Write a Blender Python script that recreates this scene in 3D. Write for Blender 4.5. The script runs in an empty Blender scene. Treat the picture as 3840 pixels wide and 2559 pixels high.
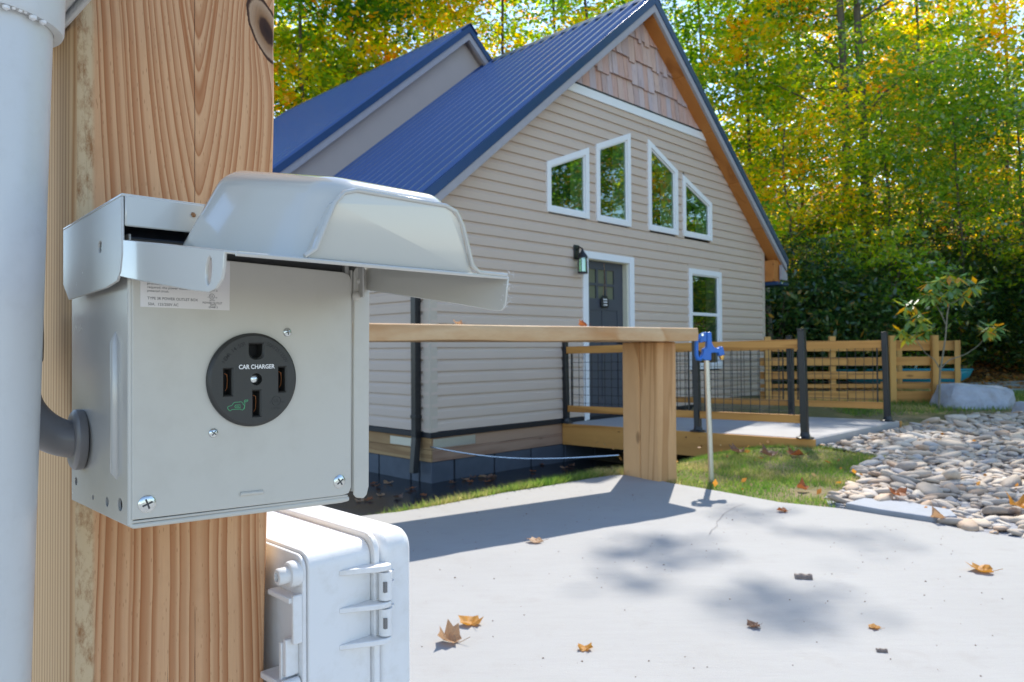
import bpy, bmesh, math, random
import numpy as np
from mathutils import Vector, Matrix

R = math.radians
random.seed(7)
rng = np.random.default_rng(7)
scn = bpy.context.scene
col = scn.collection

# ------------------------------------------------------------------ camera
CAM_H = 0.95
F = 2780.0                      # focal length in pixels of the 3840 wide photograph
PITCH = math.atan(36.5 / F)
ROLL = 0.0073
cf = Vector((0, math.cos(PITCH), math.sin(PITCH)))
r0 = Vector((1, 0, 0))
u0 = r0.cross(cf)
cr = r0 * math.cos(ROLL) - u0 * math.sin(ROLL)
cu = u0 * math.cos(ROLL) + r0 * math.sin(ROLL)
cam_d = bpy.data.cameras.new('camera')
cam = bpy.data.objects.new('camera', cam_d)
col.objects.link(cam)
cr.normalize(); cu.normalize(); cf.normalize()
M = Matrix((cr, cu, -cf)).transposed().to_4x4()
M.translation = Vector((0, 0, CAM_H))
cam.matrix_world = M
cam_d.sensor_width = 36.0
cam_d.lens = 36.0 * F / 3840.0
cam_d.clip_start = 0.02
cam_d.clip_end = 600.0
cam_d.dof.use_dof = True
cam_d.dof.focus_distance = 0.47
cam_d.dof.aperture_fstop = 25.0
scn.camera = cam
CO = Vector((0, 0, CAM_H))


def ray(x, y):
    return cf + cr * ((x - 1920) / F) - cu * ((y - 1279.5) / F)


def on_z(x, y, z=0.0):
    d = ray(x, y)
    return CO + d * ((z - CAM_H) / d.z)


def at(x, y, Y):
    d = ray(x, y)
    return CO + d * (Y / d.y)


# ------------------------------------------------------------------ light
SUN_AZ = math.atan2(0.27, 0.963)          # from +Y towards +X
SUN_EL = R(48)
w = bpy.data.worlds.new('World')
scn.world = w
w.use_nodes = True
wt = w.node_tree
wt.nodes.clear()
wo = wt.nodes.new('ShaderNodeOutputWorld')
wb = wt.nodes.new('ShaderNodeBackground')
ws = wt.nodes.new('ShaderNodeTexSky')
ws.sky_type = 'NISHITA'
ws.sun_disc = False
ws.sun_elevation = SUN_EL
ws.sun_rotation = SUN_AZ
ws.altitude = 1200
ws.air_density = 1.0
ws.dust_density = 0.2
ws.ozone_density = 0.5
wb.inputs['Strength'].default_value = 0.15
wt.links.new(ws.outputs[0], wb.inputs[0])
wt.links.new(wb.outputs[0], wo.inputs[0])
sd = bpy.data.lights.new('sun', 'SUN')
sd.energy = 2.9
sd.angle = R(0.53)
sd.color = (1.0, 0.95, 0.86)
so = bpy.data.objects.new('sun', sd)
col.objects.link(so)
sdir = Vector((math.sin(SUN_AZ) * math.cos(SUN_EL), math.cos(SUN_AZ) * math.cos(SUN_EL), math.sin(SUN_EL)))
so.rotation_mode = 'QUATERNION'
so.rotation_quaternion = (-sdir).to_track_quat('-Z', 'Y')
so.location = (0, 0, 30)
scn.view_settings.view_transform = 'Standard'
scn.view_settings.look = 'None'
scn.view_settings.exposure = 1.24
scn.view_settings.gamma = 1.0
scn.view_settings.use_curve_mapping = False
scn.render.engine = 'CYCLES'
scn.cycles.max_bounces = 8
scn.cycles.transparent_max_bounces = 12


# ------------------------------------------------------------------ node helper
class NT:
    def __init__(self, name):
        self.m = bpy.data.materials.new(name)
        self.m.use_nodes = True
        self.t = self.m.node_tree
        self.t.nodes.clear()
        self.out = self.t.nodes.new('ShaderNodeOutputMaterial')

    def n(self, typ, props=None, ins=None):
        nd = self.t.nodes.new('ShaderNode' + typ)
        for k, v in (props or {}).items():
            setattr(nd, k, v)
        for k, v in (ins or {}).items():
            self.set(nd.inputs[k], v)
        return nd

    def set(self, sock, v):
        if isinstance(v, bpy.types.NodeSocket):
            self.t.links.new(v, sock)
        else:
            sock.default_value = v

    def math(self, op, a, b=0.0, c=0.0, clamp=False):
        nd = self.t.nodes.new('ShaderNodeMath')
        nd.operation = op
        nd.use_clamp = clamp
        self.set(nd.inputs[0], a); self.set(nd.inputs[1], b); self.set(nd.inputs[2], c)
        return nd.outputs[0]

    def mix(self, f, a, b, typ='MIX'):
        nd = self.t.nodes.new('ShaderNodeMix')
        nd.data_type = 'RGBA'
        nd.blend_type = typ
        self.set(nd.inputs[0], f); self.set(nd.inputs[6], a); self.set(nd.inputs[7], b)
        return nd.outputs[2]

    def ramp(self, f, stops, interp='LINEAR'):
        nd = self.t.nodes.new('ShaderNodeValToRGB')
        cr_ = nd.color_ramp
        cr_.interpolation = interp
        while len(cr_.elements) < len(stops):
            cr_.elements.new(0.5)
        for e, (p, c) in zip(cr_.elements, stops):
            e.position = p
            e.color = c if len(c) == 4 else (*c, 1)
        self.set(nd.inputs[0], f)
        return nd.outputs[0]

    def coord(self, kind='Object', scale=None, rand=0.0):
        c = self.n('TexCoord').outputs[kind]
        if rand:
            oi = self.n('ObjectInfo').outputs['Random']
            cb = self.n('CombineXYZ', ins={0: self.math('MULTIPLY', oi, rand), 1: self.math('MULTIPLY', oi, rand * .37),
                                           2: self.math('MULTIPLY', oi, rand * .71)}).outputs[0]
            c = self.n('VectorMath', {'operation': 'ADD'}, {0: c, 1: cb}).outputs[0]
        if scale:
            c = self.n('VectorMath', {'operation': 'MULTIPLY'}, {0: c, 1: scale}).outputs[0]
        return c

    def noise(self, vec, scale=5, detail=4, rough=.55, dist=0.0, out=0):
        return self.n('TexNoise', None, {'Vector': vec, 'Scale': scale, 'Detail': detail, 'Roughness': rough,
                                         'Distortion': dist}).outputs[out]

    def bump(self, h, strength=.3, dist=.01):
        return self.n('Bump', None, {'Strength': strength, 'Distance': dist, 'Height': h}).outputs[0]

    def done(self, color, rough=.5, metal=0.0, normal=None, spec=.5, extra=None):
        p = self.n('BsdfPrincipled')
        self.set(p.inputs['Base Color'], color if not (isinstance(color, tuple) and len(color) == 3) else (*color, 1))
        self.set(p.inputs['Roughness'], rough)
        self.set(p.inputs['Metallic'], metal)
        self.set(p.inputs['Specular IOR Level'], spec)
        if normal is not None:
            self.t.links.new(normal, p.inputs['Normal'])
        for k, v in (extra or {}).items():
            self.set(p.inputs[k], v)
        self.t.links.new(p.outputs[0], self.out.inputs[0])
        return self.m


def rgb(*c):
    return (*c, 1)


def speckled(name, c, rough=.5, metal=0.0, var=.12, scale=20, bump=.15, bscale=60, bd=.002, spec=.5, dirt=None, dscale=3, damt=.5):
    t = NT(name)
    v = t.coord('Object', rand=13.0)
    n1 = t.noise(v, scale, 5)
    lo = rgb(*[x * (1 - var) for x in c]); hi = rgb(*[min(1, x * (1 + var)) for x in c])
    cc = t.mix(n1, lo, hi)
    if dirt:
        n2 = t.noise(v, dscale, 6, .65)
        cc = t.mix(t.math('MULTIPLY', t.ramp(n2, [(.5, (0, 0, 0)), (.72, (1, 1, 1))]), damt), cc, rgb(*dirt))
    nb = t.noise(v, bscale, 3)
    rr = t.math('ADD', rough - .06, t.math('MULTIPLY', n1, .12))
    return t.done(cc, rr, metal, t.bump(nb, bump, bd), spec)


def wood(name, light, dark, axis=0, freq=60, stretch=14, rough=.7, stain=None, bump=.25, bd=.002, knots=True, vary=None):
    """sawn softwood, the grain running along the object's axis"""
    t = NT(name)
    v = t.coord('Object', rand=31.0)
    s = [1.0, 1.0, 1.0]; s[axis] = 1.0 / stretch
    vs = t.n('VectorMath', {'operation': 'MULTIPLY'}, {0: v, 1: tuple(s)}).outputs[0]
    n1 = t.noise(vs, freq * .09, 3, .5, 1.2)
    g = t.math('FRACT', t.math('MULTIPLY', n1, freq * .14))
    ring = t.ramp(g, [(0, (0, 0, 0)), (.55, (.25, .25, .25)), (.88, (1, 1, 1)), (1, (.1, .1, .1))])
    fine = t.noise(vs, freq * 4, 3, .6)
    c = t.mix(ring, rgb(*light), rgb(*[x * .78 for x in dark]))
    c = t.mix(t.math('MULTIPLY', fine, .35), c, rgb(*[x * .55 for x in dark]))
    big = t.noise(v, 2.3, 4, .6)
    c = t.mix(t.math('MULTIPLY', big, .4), c, rgb(*[min(1, x * 1.2) for x in light]))
    if knots:
        vk = t.n('VectorMath', {'operation': 'MULTIPLY'}, {0: v, 1: tuple(x ** .35 for x in s)}).outputs[0]
        vo = t.n('TexVoronoi', {'feature': 'F1'}, {'Vector': vk, 'Scale': 3.2}).outputs['Distance']
        k = t.ramp(vo, [(0.0, (1, 1, 1)), (.05, (.8, .8, .8)), (.085, (0, 0, 0))])
        c = t.mix(t.math('MULTIPLY', k, .75), c, rgb(*[x * .38 for x in dark]))
    if stain:
        ns = t.noise(vs, 3.0, 6, .7)
        c = t.mix(t.ramp(ns, [(.45, (0, 0, 0)), (.7, (.7, .7, .7))]), c, rgb(*stain))
    if vary:
        oi = t.n('ObjectInfo').outputs['Random']
        c = t.mix(.75, c, t.mix(.5, c, t.ramp(oi, vary, 'CONSTANT')), 'MIX')
    b = t.math('ADD', t.math('MULTIPLY', ring, .6), fine)
    return t.done(c, rough, 0, t.bump(b, bump, bd), .3)


# ------------------------------------------------------------------ mesh helper
class MB:
    def __init__(self):
        self.v = []; self.f = []

    def add(self, vs, fs):
        b = len(self.v)
        self.v += [tuple(p) for p in vs]
        self.f += [tuple(b + i for i in f) for f in fs]
        return self

    def box(self, x0, x1, y0, y1, z0, z1):
        return self.add([(x0, y0, z0), (x1, y0, z0), (x1, y1, z0), (x0, y1, z0), (x0, y0, z1), (x1, y0, z1), (x1, y1, z1), (x0, y1, z1)],
                        [(0, 3, 2, 1), (4, 5, 6, 7), (0, 1, 5, 4), (1, 2, 6, 5), (2, 3, 7, 6), (3, 0, 4, 7)])

    def prism(self, pts, a, b, axis='y'):
        """polygon pts (2D) extruded from a to b along axis. axis y: pts are (x,z); axis x: (y,z); axis z: (x,y)"""
        def mk(p, t):
            if axis == 'y': return (p[0], t, p[1])
            if axis == 'x': return (t, p[0], p[1])
            return (p[0], p[1], t)
        n = len(pts)
        vs = [mk(p, a) for p in pts] + [mk(p, b) for p in pts]
        fs = [tuple(range(n)), tuple(range(2 * n - 1, n - 1, -1))]
        fs += [(i, i + n, (i + 1) % n + n, (i + 1) % n) for i in range(n)]
        return self.add(vs, fs)

    def hexa(self, a, b):
        """two quads a and b (4 points each) joined to a solid"""
        return self.add(list(a) + list(b), [(0, 1, 2, 3), (7, 6, 5, 4), (0, 4, 5, 1), (1, 5, 6, 2), (2, 6, 7, 3), (3, 7, 4, 0)])

    def tube(self, pts, rad, seg=8, cap=True):
        pts = [Vector(p) for p in pts]
        if not hasattr(rad, '__len__'): rad = [rad] * len(pts)
        b = len(self.v); prev = None
        for i, p in enumerate(pts):
            d = (pts[min(i + 1, len(pts) - 1)] - pts[max(i - 1, 0)])
            if d.length < 1e-9: d = Vector((0, 0, 1))
            d.normalize()
            if prev is None:
                a = Vector((0, 0, 1)) if abs(d.z) < .9 else Vector((1, 0, 0))
                s = d.cross(a).normalized()
            else:
                s = (prev - d * prev.dot(d)).normalized()
            prev = s
            q = d.cross(s)
            for k in range(seg):
                an = 2 * math.pi * k / seg
                self.v.append(tuple(p + (s * math.cos(an) + q * math.sin(an)) * rad[i]))
        for i in range(len(pts) - 1):
            for k in range(seg):
                k2 = (k + 1) % seg
                self.f.append((b + i * seg + k, b + i * seg + k2, b + (i + 1) * seg + k2, b + (i + 1) * seg + k))
        if cap:
            self.f.append(tuple(b + k for k in range(seg))[::-1])
            e = b + (len(pts) - 1) * seg
            self.f.append(tuple(e + k for k in range(seg)))
        return self

    def lathe(self, prof, c, ax, seg=32, close=True):
        """prof: (radius, distance along ax) list, from point c along direction ax"""
        ax = Vector(ax).normalized(); c = Vector(c)
        a = Vector((0, 0, 1)) if abs(ax.z) < .9 else Vector((1, 0, 0))
        s = ax.cross(a).normalized(); q = ax.cross(s)
        b = len(self.v)
        for r_, h in prof:
            for k in range(seg):
                an = 2 * math.pi * k / seg
                self.v.append(tuple(c + ax * h + (s * math.cos(an) + q * math.sin(an)) * max(r_, 1e-6)))
        for i in range(len(prof) - 1):
            for k in range(seg):
                k2 = (k + 1) % seg
                self.f.append((b + i * seg + k, b + i * seg + k2, b + (i + 1) * seg + k2, b + (i + 1) * seg + k))
        if close:
            self.f.append(tuple(b + k for k in range(seg))[::-1])
            e = b + (len(prof) - 1) * seg
            self.f.append(tuple(e + k for k in range(seg)))
        return self

    def mesh(self, name):
        me = bpy.data.meshes.new(name)
        me.from_pydata(self.v, [], self.f)
        bm = bmesh.new(); bm.from_mesh(me)
        bmesh.ops.recalc_face_normals(bm, faces=bm.faces)
        bm.to_mesh(me); bm.free()
        return me

    def build(self, name, mat, parent=None, smooth=False, bevel=0, bseg=2, angle=35, loc=None):
        me = self.mesh(name)
        if mat: me.materials.append(mat)
        return link(name, me, parent, smooth, bevel, bseg, angle, loc)


def link(name, me, parent=None, smooth=False, bevel=0, bseg=2, angle=35, loc=None):
    o = bpy.data.objects.new(name, me)
    col.objects.link(o)
    if parent: o.parent = parent
    if loc is not None: o.location = loc
    if smooth:
        for p in me.polygons: p.use_smooth = True
    if bevel:
        md = o.modifiers.new('bevel', 'BEVEL')
        md.width = bevel; md.segments = bseg; md.limit_method = 'ANGLE'; md.angle_limit = R(angle)
        md.harden_normals = False
        for p in me.polygons: p.use_smooth = True
    if smooth or bevel:
        try:
            me.set_sharp_from_angle(angle=R(40 if not bevel else 50))
        except Exception:
            pass
    return o


def empty(name, loc=(0, 0, 0), rz=0.0, parent=None):
    o = bpy.data.objects.new(name, None)
    col.objects.link(o)
    o.location = loc; o.rotation_euler = (0, 0, rz)
    o.empty_display_size = .1
    if parent: o.parent = parent
    return o


def tag(o, label=None, cat=None, group=None, kind=None):
    if label: o['label'] = label
    if cat: o['category'] = cat
    if group: o['group'] = group
    if kind: o['kind'] = kind
    return o


def copy_tree(o, parent=None):
    c = o.copy(); col.objects.link(c)
    c.parent = parent
    for ch in [x for x in col.objects if x.parent == o]:
        copy_tree(ch, c)
    return c


def boolean(o, cutter_mb, inner=None):
    """cut a mesh with another and keep only the result"""
    cm = cutter_mb.mesh('cutter')
    if inner: cm.materials.append(inner)
    c = bpy.data.objects.new('cutter', cm)
    col.objects.link(c)
    if o.parent:
        c.parent = o.parent
    md = o.modifiers.new('cut', 'BOOLEAN')
    md.operation = 'DIFFERENCE'; md.solver = 'EXACT'; md.object = c
    if inner:
        o.data.materials.append(inner)
        for p in cm.polygons: p.material_index = 0
        md.material_mode = 'TRANSFER'
    bpy.context.view_layer.update()
    dg = bpy.context.evaluated_depsgraph_get()
    me = bpy.data.meshes.new_from_object(o.evaluated_get(dg))
    me.name = o.name
    o.modifiers.clear()
    o.data = me
    bpy.data.objects.remove(c)
    return o


def text(s, size, mat, name='lettering', parent=None, loc=(0, 0, 0), rot=(R(90), 0, 0), align='CENTER', depth=0.0, width=None, bold=0.0, space=1.0):
    cu_ = bpy.data.curves.new(name, 'FONT')
    cu_.body = s; cu_.size = size; cu_.align_x = align; cu_.align_y = 'CENTER'
    cu_.extrude = depth; cu_.offset = bold; cu_.resolution_u = 3
    cu_.space_character = space
    to = bpy.data.objects.new(name, cu_)
    col.objects.link(to)
    bpy.context.view_layer.update()
    me = bpy.data.meshes.new_from_object(to.evaluated_get(bpy.context.evaluated_depsgraph_get()))
    bpy.data.objects.remove(to)
    if width:
        xs = [v.co.x for v in me.vertices]
        k = width / (max(xs) - min(xs))
        for v in me.vertices: v.co.x *= k
    me.name = name
    me.materials.clear(); me.materials.append(mat)
    o = bpy.data.objects.new(name, me); col.objects.link(o)
    if parent: o.parent = parent
    o.location = loc; o.rotation_euler = rot
    return o


def join_text(items, name, mat, parent):
    """merge several small text meshes into one lettering part"""
    bm = bmesh.new()
    for o in items:
        m2 = o.data.copy()
        m2.transform(Matrix.LocRotScale(o.location, o.rotation_euler, None))
        bm.from_mesh(m2)
        bpy.data.objects.remove(o)
    me = bpy.data.meshes.new(name); bm.to_mesh(me); bm.free()
    me.materials.append(mat)
    return link(name, me, parent)


# ------------------------------------------------------------------ materials
M_box = speckled('gray_powder_coat', (.51, .49, .435), .34, 0, .035, 8, .12, 900, .0004, .5, (.34, .31, .26), 38, .16)
M_lid = speckled('gray_glossy_coat', (.49, .48, .435), .16, 0, .03, 8, .03, 500, .0003, .6)
for _m in (M_lid, ):
    for _n in _m.node_tree.nodes:
        if _n.type == 'BSDF_PRINCIPLED':
            _n.inputs['Coat Weight'].default_value = .8; _n.inputs['Coat Roughness'].default_value = .06
M_side = speckled('gray_semi_gloss', (.47, .455, .42), .25, .15, .05, 30, .05, 300, .0004, .55)
M_in = speckled('shade_black', (.05, .05, .05), .6)  # near-black stands in for shade inside the box and screw recesses
M_zinc = speckled('zinc_screw', (.62, .65, .64), .24, 1, .15, 300, .2, 900, .0003)
M_black = speckled('black_plastic', (.028, .028, .026), .42, 0, .15, 200, .2, 1500, .0002)
M_slot = speckled('slot_black', (.006, .006, .006), .7)
M_copper = speckled('copper_contact', (.65, .25, .10), .35, 1, .2, 300)
M_white_print = speckled('white_print', (.8, .8, .8), .6, bump=0)
M_green_print = speckled('green_print', (.10, .50, .22), .6, bump=0)
M_ink = speckled('label_ink', (.05, .05, .06), .7, bump=0)
M_emb = speckled('embossed_black', (.010, .010, .010), .5)
M_paper = speckled('label_paper', (.70, .68, .67), .55, 0, .02, 10, .02)
M_pvc = speckled('white_conduit', (.56, .57, .57), .32, 0, .015, 12, .05, 180, .0004, .5, (.30, .28, .24), 90, .10)
M_encl = speckled('white_enclosure_plastic', (.74, .73, .72), .33, 0, .02, 10, .06, 700, .0003, .5, (.52, .48, .42), 45, .35)
M_gray_pvc = speckled('gray_conduit', (.17, .16, .155), .38, 0, .1, 40, .1, 300, .0005)
M_steel = speckled('galvanized_pipe', (.55, .53, .45), .38, .6, .12, 60, .1, 200, .001)
M_blue = speckled('blue_enamel', (.008, .13, .50), .36, 0, .2, 40, .2, 120, .002)
M_brass = speckled('brass', (.55, .32, .10), .35, 1)
M_siding = speckled('tan_vinyl_siding', (.56, .455, .375), .55, 0, .035, 3, .08, 160, .0008, .3)
M_trimtan = speckled('tan_corner_trim', (.50, .43, .35), .5, 0, .03, 3)
M_white = speckled('white_vinyl', (.76, .78, .80), .4, 0, .03, 6)
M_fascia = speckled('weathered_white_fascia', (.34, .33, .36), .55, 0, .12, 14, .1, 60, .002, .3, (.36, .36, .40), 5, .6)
M_gableface = speckled('gray_gable_panel', (.46, .40, .37), .7, 0, .05, 3)
M_cream = speckled('cream_jamb', (.62, .60, .47), .5)
M_roof = speckled('blue_metal_roofing', (.005, .048, .20), .36, .0, .06, 3, .0, 20, .001, 1.0)
for _n in M_roof.node_tree.nodes:
    if _n.type == 'BSDF_PRINCIPLED':
        _n.inputs['Coat Weight'].default_value = .6; _n.inputs['Coat Roughness'].default_value = .26; _n.inputs['Coat IOR'].default_value = 1.8
M_rooftrim = speckled('dark_metal_trim', (.012, .045, .13), .3, .3, .1, 6)
M_blackm = speckled('black_powder_coat', (.012, .013, .015), .38, 0, .15, 50)
M_flash = speckled('black_flashing', (.010, .012, .018), .42, .2, .2, 10)
M_doorp = speckled('charcoal_door_paint', (.055, .062, .078), .5, 0, .06, 8)
M_gray_ground = speckled('crushed_gravel', (.30, .30, .32), .95, 0, .5, 30, .8, 50, .02)
M_block = speckled('dark_foundation_block', (.085, .10, .12), .75, 0, .3, 6, .4, 60, .004)
M_cloud = speckled('web_silk', (.7, .7, .7), .6)
M_teal = speckled('teal_kayak_plastic', (.01, .22, .30), .35, 0, .1, 8)
M_rock = speckled('blue_gray_boulder', (.36, .38, .43), .8, 0, .3, 5, .7, 14, .02, .3, (.20, .16, .11), 4, .5)
M_bark = speckled('gray_bark', (.12, .10, .075), .9, 0, .35, 9, .9, 30, .02, .2)
M_barkp = speckled('pale_bark', (.22, .20, .15), .85, 0, .35, 7, .8, 25, .02, .2)
M_slate = speckled('gray_flagstone', (.26, .28, .32), .7, 0, .2, 9, .6, 25, .01)
M_bulb = speckled('frosted_lamp_glass', (.55, .53, .40), .3)

W_deck = wood('treated_pine', (.60, .30, .09), (.42, .17, .04), 0, 34, 16)
W_deck_y = wood('treated_pine_across', (.62, .31, .085), (.44, .18, .04), 1, 34, 16)
W_post = wood('pale_pine_timber', (.62, .36, .17), (.48, .23, .085), 2, 34, 9)
W_fence = wood('orange_fence_pine', (.62, .32, .09), (.46, .20, .05), 0, 26, 16)
W_fence_z = wood('orange_post_pine', (.60, .34, .10), (.46, .22, .06), 2, 26, 16)
W_skirt = wood('pinkish_skirt_pine', (.46, .30, .20), (.33, .17, .10), 0, 30, 14)
W_skirt_y = wood('golden_skirt_pine', (.44, .28, .13), (.30, .16, .07), 1, 30, 14)
W_soffit = wood('orange_stained_soffit', (.50, .20, .05), (.38, .13, .03), 0, 18, 8)
W_slab = wood('live_edge_slab', (.64, .46, .27), (.56, .27, .09), 0, 26, 4, .65, (.44, .20, .07), .3, .004)
W_shingle = wood('weathered_cedar', (.56, .41, .36), (.38, .25, .22), 2, 60, 22, .8, (.44, .40, .43), .4, .004, False,
                 [(0, (.62, .36, .28)), (.17, (.50, .46, .52)), (.34, (.68, .48, .38)), (.5, (.42, .32, .32)), (.66, (.64, .57, .60)), (.83, (.62, .34, .24))])


def concrete_material():
    t = NT('broom_finished_concrete')
    v = t.coord('Object')
    n1 = t.noise(v, 1.3, 6, .6)
    n2 = t.noise(v, 260, 2, .7)
    vs = t.n('VectorMath', {'operation': 'MULTIPLY'}, {0: v, 1: (.6, 4, 1)}).outputs[0]
    n3 = t.noise(vs, 9, 5, .65, .4)
    c = t.mix(n1, rgb(.33, .32, .305), rgb(.43, .42, .405))
    c = t.mix(t.math('MULTIPLY', t.ramp(n3, [(.42, (0, 0, 0)), (.7, (1, 1, 1))]), .28), c, rgb(.31, .29, .28))
    c = t.mix(t.math('MULTIPLY', n2, .35), c, rgb(.25, .245, .24))
    sp = t.n('TexVoronoi', None, {'Vector': v, 'Scale': 55.0}).outputs['Distance']
    c = t.mix(t.ramp(sp, [(.04, (.55, .55, .55)), (.08, (0, 0, 0))]), c, rgb(.16, .14, .12))
    n4 = t.noise(v, .55, 4, .6, .6)
    c = t.mix(t.math('MULTIPLY', t.ramp(n4, [(.40, (0, 0, 0)), (.62, (1, 1, 1))]), .30), c, rgb(.33, .315, .295))
    n5 = t.noise(v, 5.5, 6, .7)
    c = t.mix(t.math('MULTIPLY', t.ramp(n5, [(.55, (0, 0, 0)), (.72, (1, 1, 1))]), .35), c, rgb(.28, .255, .23))
    br = t.noise(t.n('VectorMath', {'operation': 'MULTIPLY'}, {0: v, 1: (14, 200, 1)}).outputs[0], 1.0, 3, .6)
    c = t.mix(t.math('MULTIPLY', br, .22), c, rgb(.30, .29, .285))
    b = t.math('ADD', t.math('ADD', n2, t.math('MULTIPLY', n3, .6)), t.math('MULTIPLY', br, .8))
    return t.done(c, .78, 0, t.bump(b, .45, .003), .35)


M_conc = concrete_material()


def deck_surface():
    t = NT('pale_deck_surface')
    v = t.coord('Object')
    n1 = t.noise(v, 3, 6, .6)
    n2 = t.noise(v, 120, 2, .7)
    c = t.mix(n1, rgb(.34, .335, .34), rgb(.46, .45, .445))
    c = t.mix(t.math('MULTIPLY', n2, .3), c, rgb(.24, .22, .20))
    return t.done(c, .8, 0, t.bump(n2, .2, .003), .3)


M_deck = deck_surface()


def ground_material():
    """grass soil near the drive, gravel track and leaf litter further off, wet black sheet by the house"""
    t = NT('ground_cover')
    v = t.coord('Object')
    sx = t.n('SeparateXYZ', None, {0: v})
    n1 = t.noise(v, 1.1, 6, .65)
    n2 = t.noise(v, 28, 4, .7)
    grass = t.mix(n2, rgb(.09, .10, .03), rgb(.24, .20, .09))
    grass = t.mix(t.ramp(n1, [(.45, (0, 0, 0)), (.65, (1, 1, 1))]), grass, rgb(.30, .23, .14))
    vo = t.n('TexVoronoi', None, {'Vector': v, 'Scale': 7.0, 'Randomness': 1.0})
    litter = t.ramp(vo.outputs['Color'], [(0, (.05, .03, .015)), (.4, (.13, .065, .025)), (.7, (.22, .11, .035)), (1, (.10, .09, .04))])
    litter = t.mix(t.math('MULTIPLY', n2, .5), litter, rgb(.04, .028, .016))
    # far = leaf litter
    far = t.math('SUBTRACT', sx.outputs[1], 15.5)
    far = t.math('ADD', far, t.math('MULTIPLY', t.math('SUBTRACT', n1, .5), 3.0))
    far = t.math('MULTIPLY', far, 1.5, clamp=True)
    c = t.mix(far, grass, litter)
    return t.done(c, .95, 0, t.bump(t.math('ADD', n2, vo.outputs['Distance']), .8, .03), .2)


M_ground = ground_material()


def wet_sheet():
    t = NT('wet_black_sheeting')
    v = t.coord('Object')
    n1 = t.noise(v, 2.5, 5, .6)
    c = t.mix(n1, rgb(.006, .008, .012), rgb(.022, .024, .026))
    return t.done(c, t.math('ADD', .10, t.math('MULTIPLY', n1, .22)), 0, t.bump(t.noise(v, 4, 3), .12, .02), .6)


M_wet = wet_sheet()


def glass_material(name, tint=(.75, .9, .8), refl=.55):
    t = NT(name)
    tr = t.n('BsdfTransparent', None, {'Color': rgb(*tint)}).outputs[0]
    gl = t.n('BsdfGlossy', None, {'Color': rgb(.85, 1.0, .9), 'Roughness': .012}).outputs[0]
    fr = t.n('LayerWeight', None, {'Blend': .3}).outputs['Fresnel']
    f = t.math('MAXIMUM', fr, refl)
    mx = t.n('MixShader', None, {0: f, 1: tr, 2: gl}).outputs[0]
    t.t.links.new(mx, t.out.inputs[0])
    return t.m


M_glass = glass_material('tinted_window_glass', (.6, .85, .66), .27)
M_glass2 = glass_material('lower_window_glass', (.5, .55, .6), .22)
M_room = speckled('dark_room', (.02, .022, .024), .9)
M_reveal = speckled('pale_green_reveal', (.55, .68, .50), .6)


def leaf_material(name, cols, trans=.55, rough=.38, spec=.5, patch=0.0):
    """cols: ramp stops over the random value of each leaf"""
    t = NT(name)
    g = t.n('NewGeometry')
    rnd = g.outputs['Random Per Island']
    if patch:
        pn = t.noise(t.coord('Object', rand=40.0), patch, 3, .6)
        pn = t.math('MULTIPLY', t.math('SUBTRACT', pn, .34), 3.0, clamp=True)
        rnd = t.math('ADD', t.math('MULTIPLY', rnd, .42), t.math('MULTIPLY', pn, .58))
    c = t.ramp(rnd, cols)
    p = t.n('BsdfPrincipled', None, {'Base Color': c, 'Roughness': rough, 'Specular IOR Level': spec})
    hs = t.n('HueSaturation', None, {'Saturation': 1.08, 'Value': 3.3, 'Color': c}).outputs[0]
    tl = t.n('BsdfTranslucent', None, {'Color': hs})
    mx = t.n('MixShader', None, {0: trans, 1: p.outputs[0], 2: tl.outputs[0]})
    t.t.links.new(mx.outputs[0], t.out.inputs[0])
    return t.m


L_green = leaf_material('green_foliage', [(0, (.022, .06, .010)), (.3, (.05, .12, .014)), (.55, (.11, .21, .018)), (.8, (.24, .30, .02)), (1, (.36, .20, .02))], .6, .36, .6, .45)
L_yellow = leaf_material('yellow_green_foliage', [(0, (.04, .10, .012)), (.3, (.12, .21, .018)), (.5, (.32, .34, .022)), (.72, (.52, .34, .02)), (1, (.54, .15, .012))], .64, .36, .6, .5)
L_orange = leaf_material('orange_autumn_foliage', [(0, (.04, .09, .012)), (.35, (.16, .22, .018)), (.6, (.42, .33, .02)), (.8, (.52, .20, .012)), (1, (.36, .08, .01))], .62, .36, .6, .5)
L_dark = leaf_material('dark_evergreen_foliage', [(0, (.012, .038, .012)), (.45, (.022, .062, .015)), (.8, (.055, .115, .025)), (.95, (.12, .16, .03)), (1, (.36, .18, .02))], .25, .3, .6)
L_shiny = leaf_material('shiny_green_foliage', [(0, (.025, .065, .014)), (.3, (.07, .15, .02)), (.6, (.18, .27, .025)), (.85, (.38, .36, .03)), (1, (.48, .24, .02))], .46, .16, 1.0, .6)
for _n in L_shiny.node_tree.nodes:
    if _n.type == 'BSDF_PRINCIPLED':
        _n.inputs['Coat Weight'].default_value = 1.0; _n.inputs['Coat Roughness'].default_value = .12
L_rhodo = leaf_material('rhododendron_foliage', [(0, (.10, .19, .08)), (.5, (.16, .26, .09)), (.68, (.32, .34, .05)), (.82, (.55, .32, .03)), (1, (.58, .22, .03))], .4, .28, .7)
L_blade = leaf_material('grass_blades', [(0, (.04, .10, .018)), (.35, (.09, .16, .028)), (.6, (.17, .20, .05)), (.8, (.32, .27, .12)), (1, (.42, .32, .18))], .35, .5, .3, 1.6)
L_litter = leaf_material('leaf_litter', [(0, (.12, .06, .02)), (.4, (.28, .13, .04)), (.7, (.42, .20, .05)), (.9, (.30, .22, .12)), (1, (.10, .13, .03))], .25, .6, .3)
L_dead = leaf_material('dry_leaf_brown', [(0, (.30, .12, .03)), (1, (.36, .17, .05))], .3, .6, .3)


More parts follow.
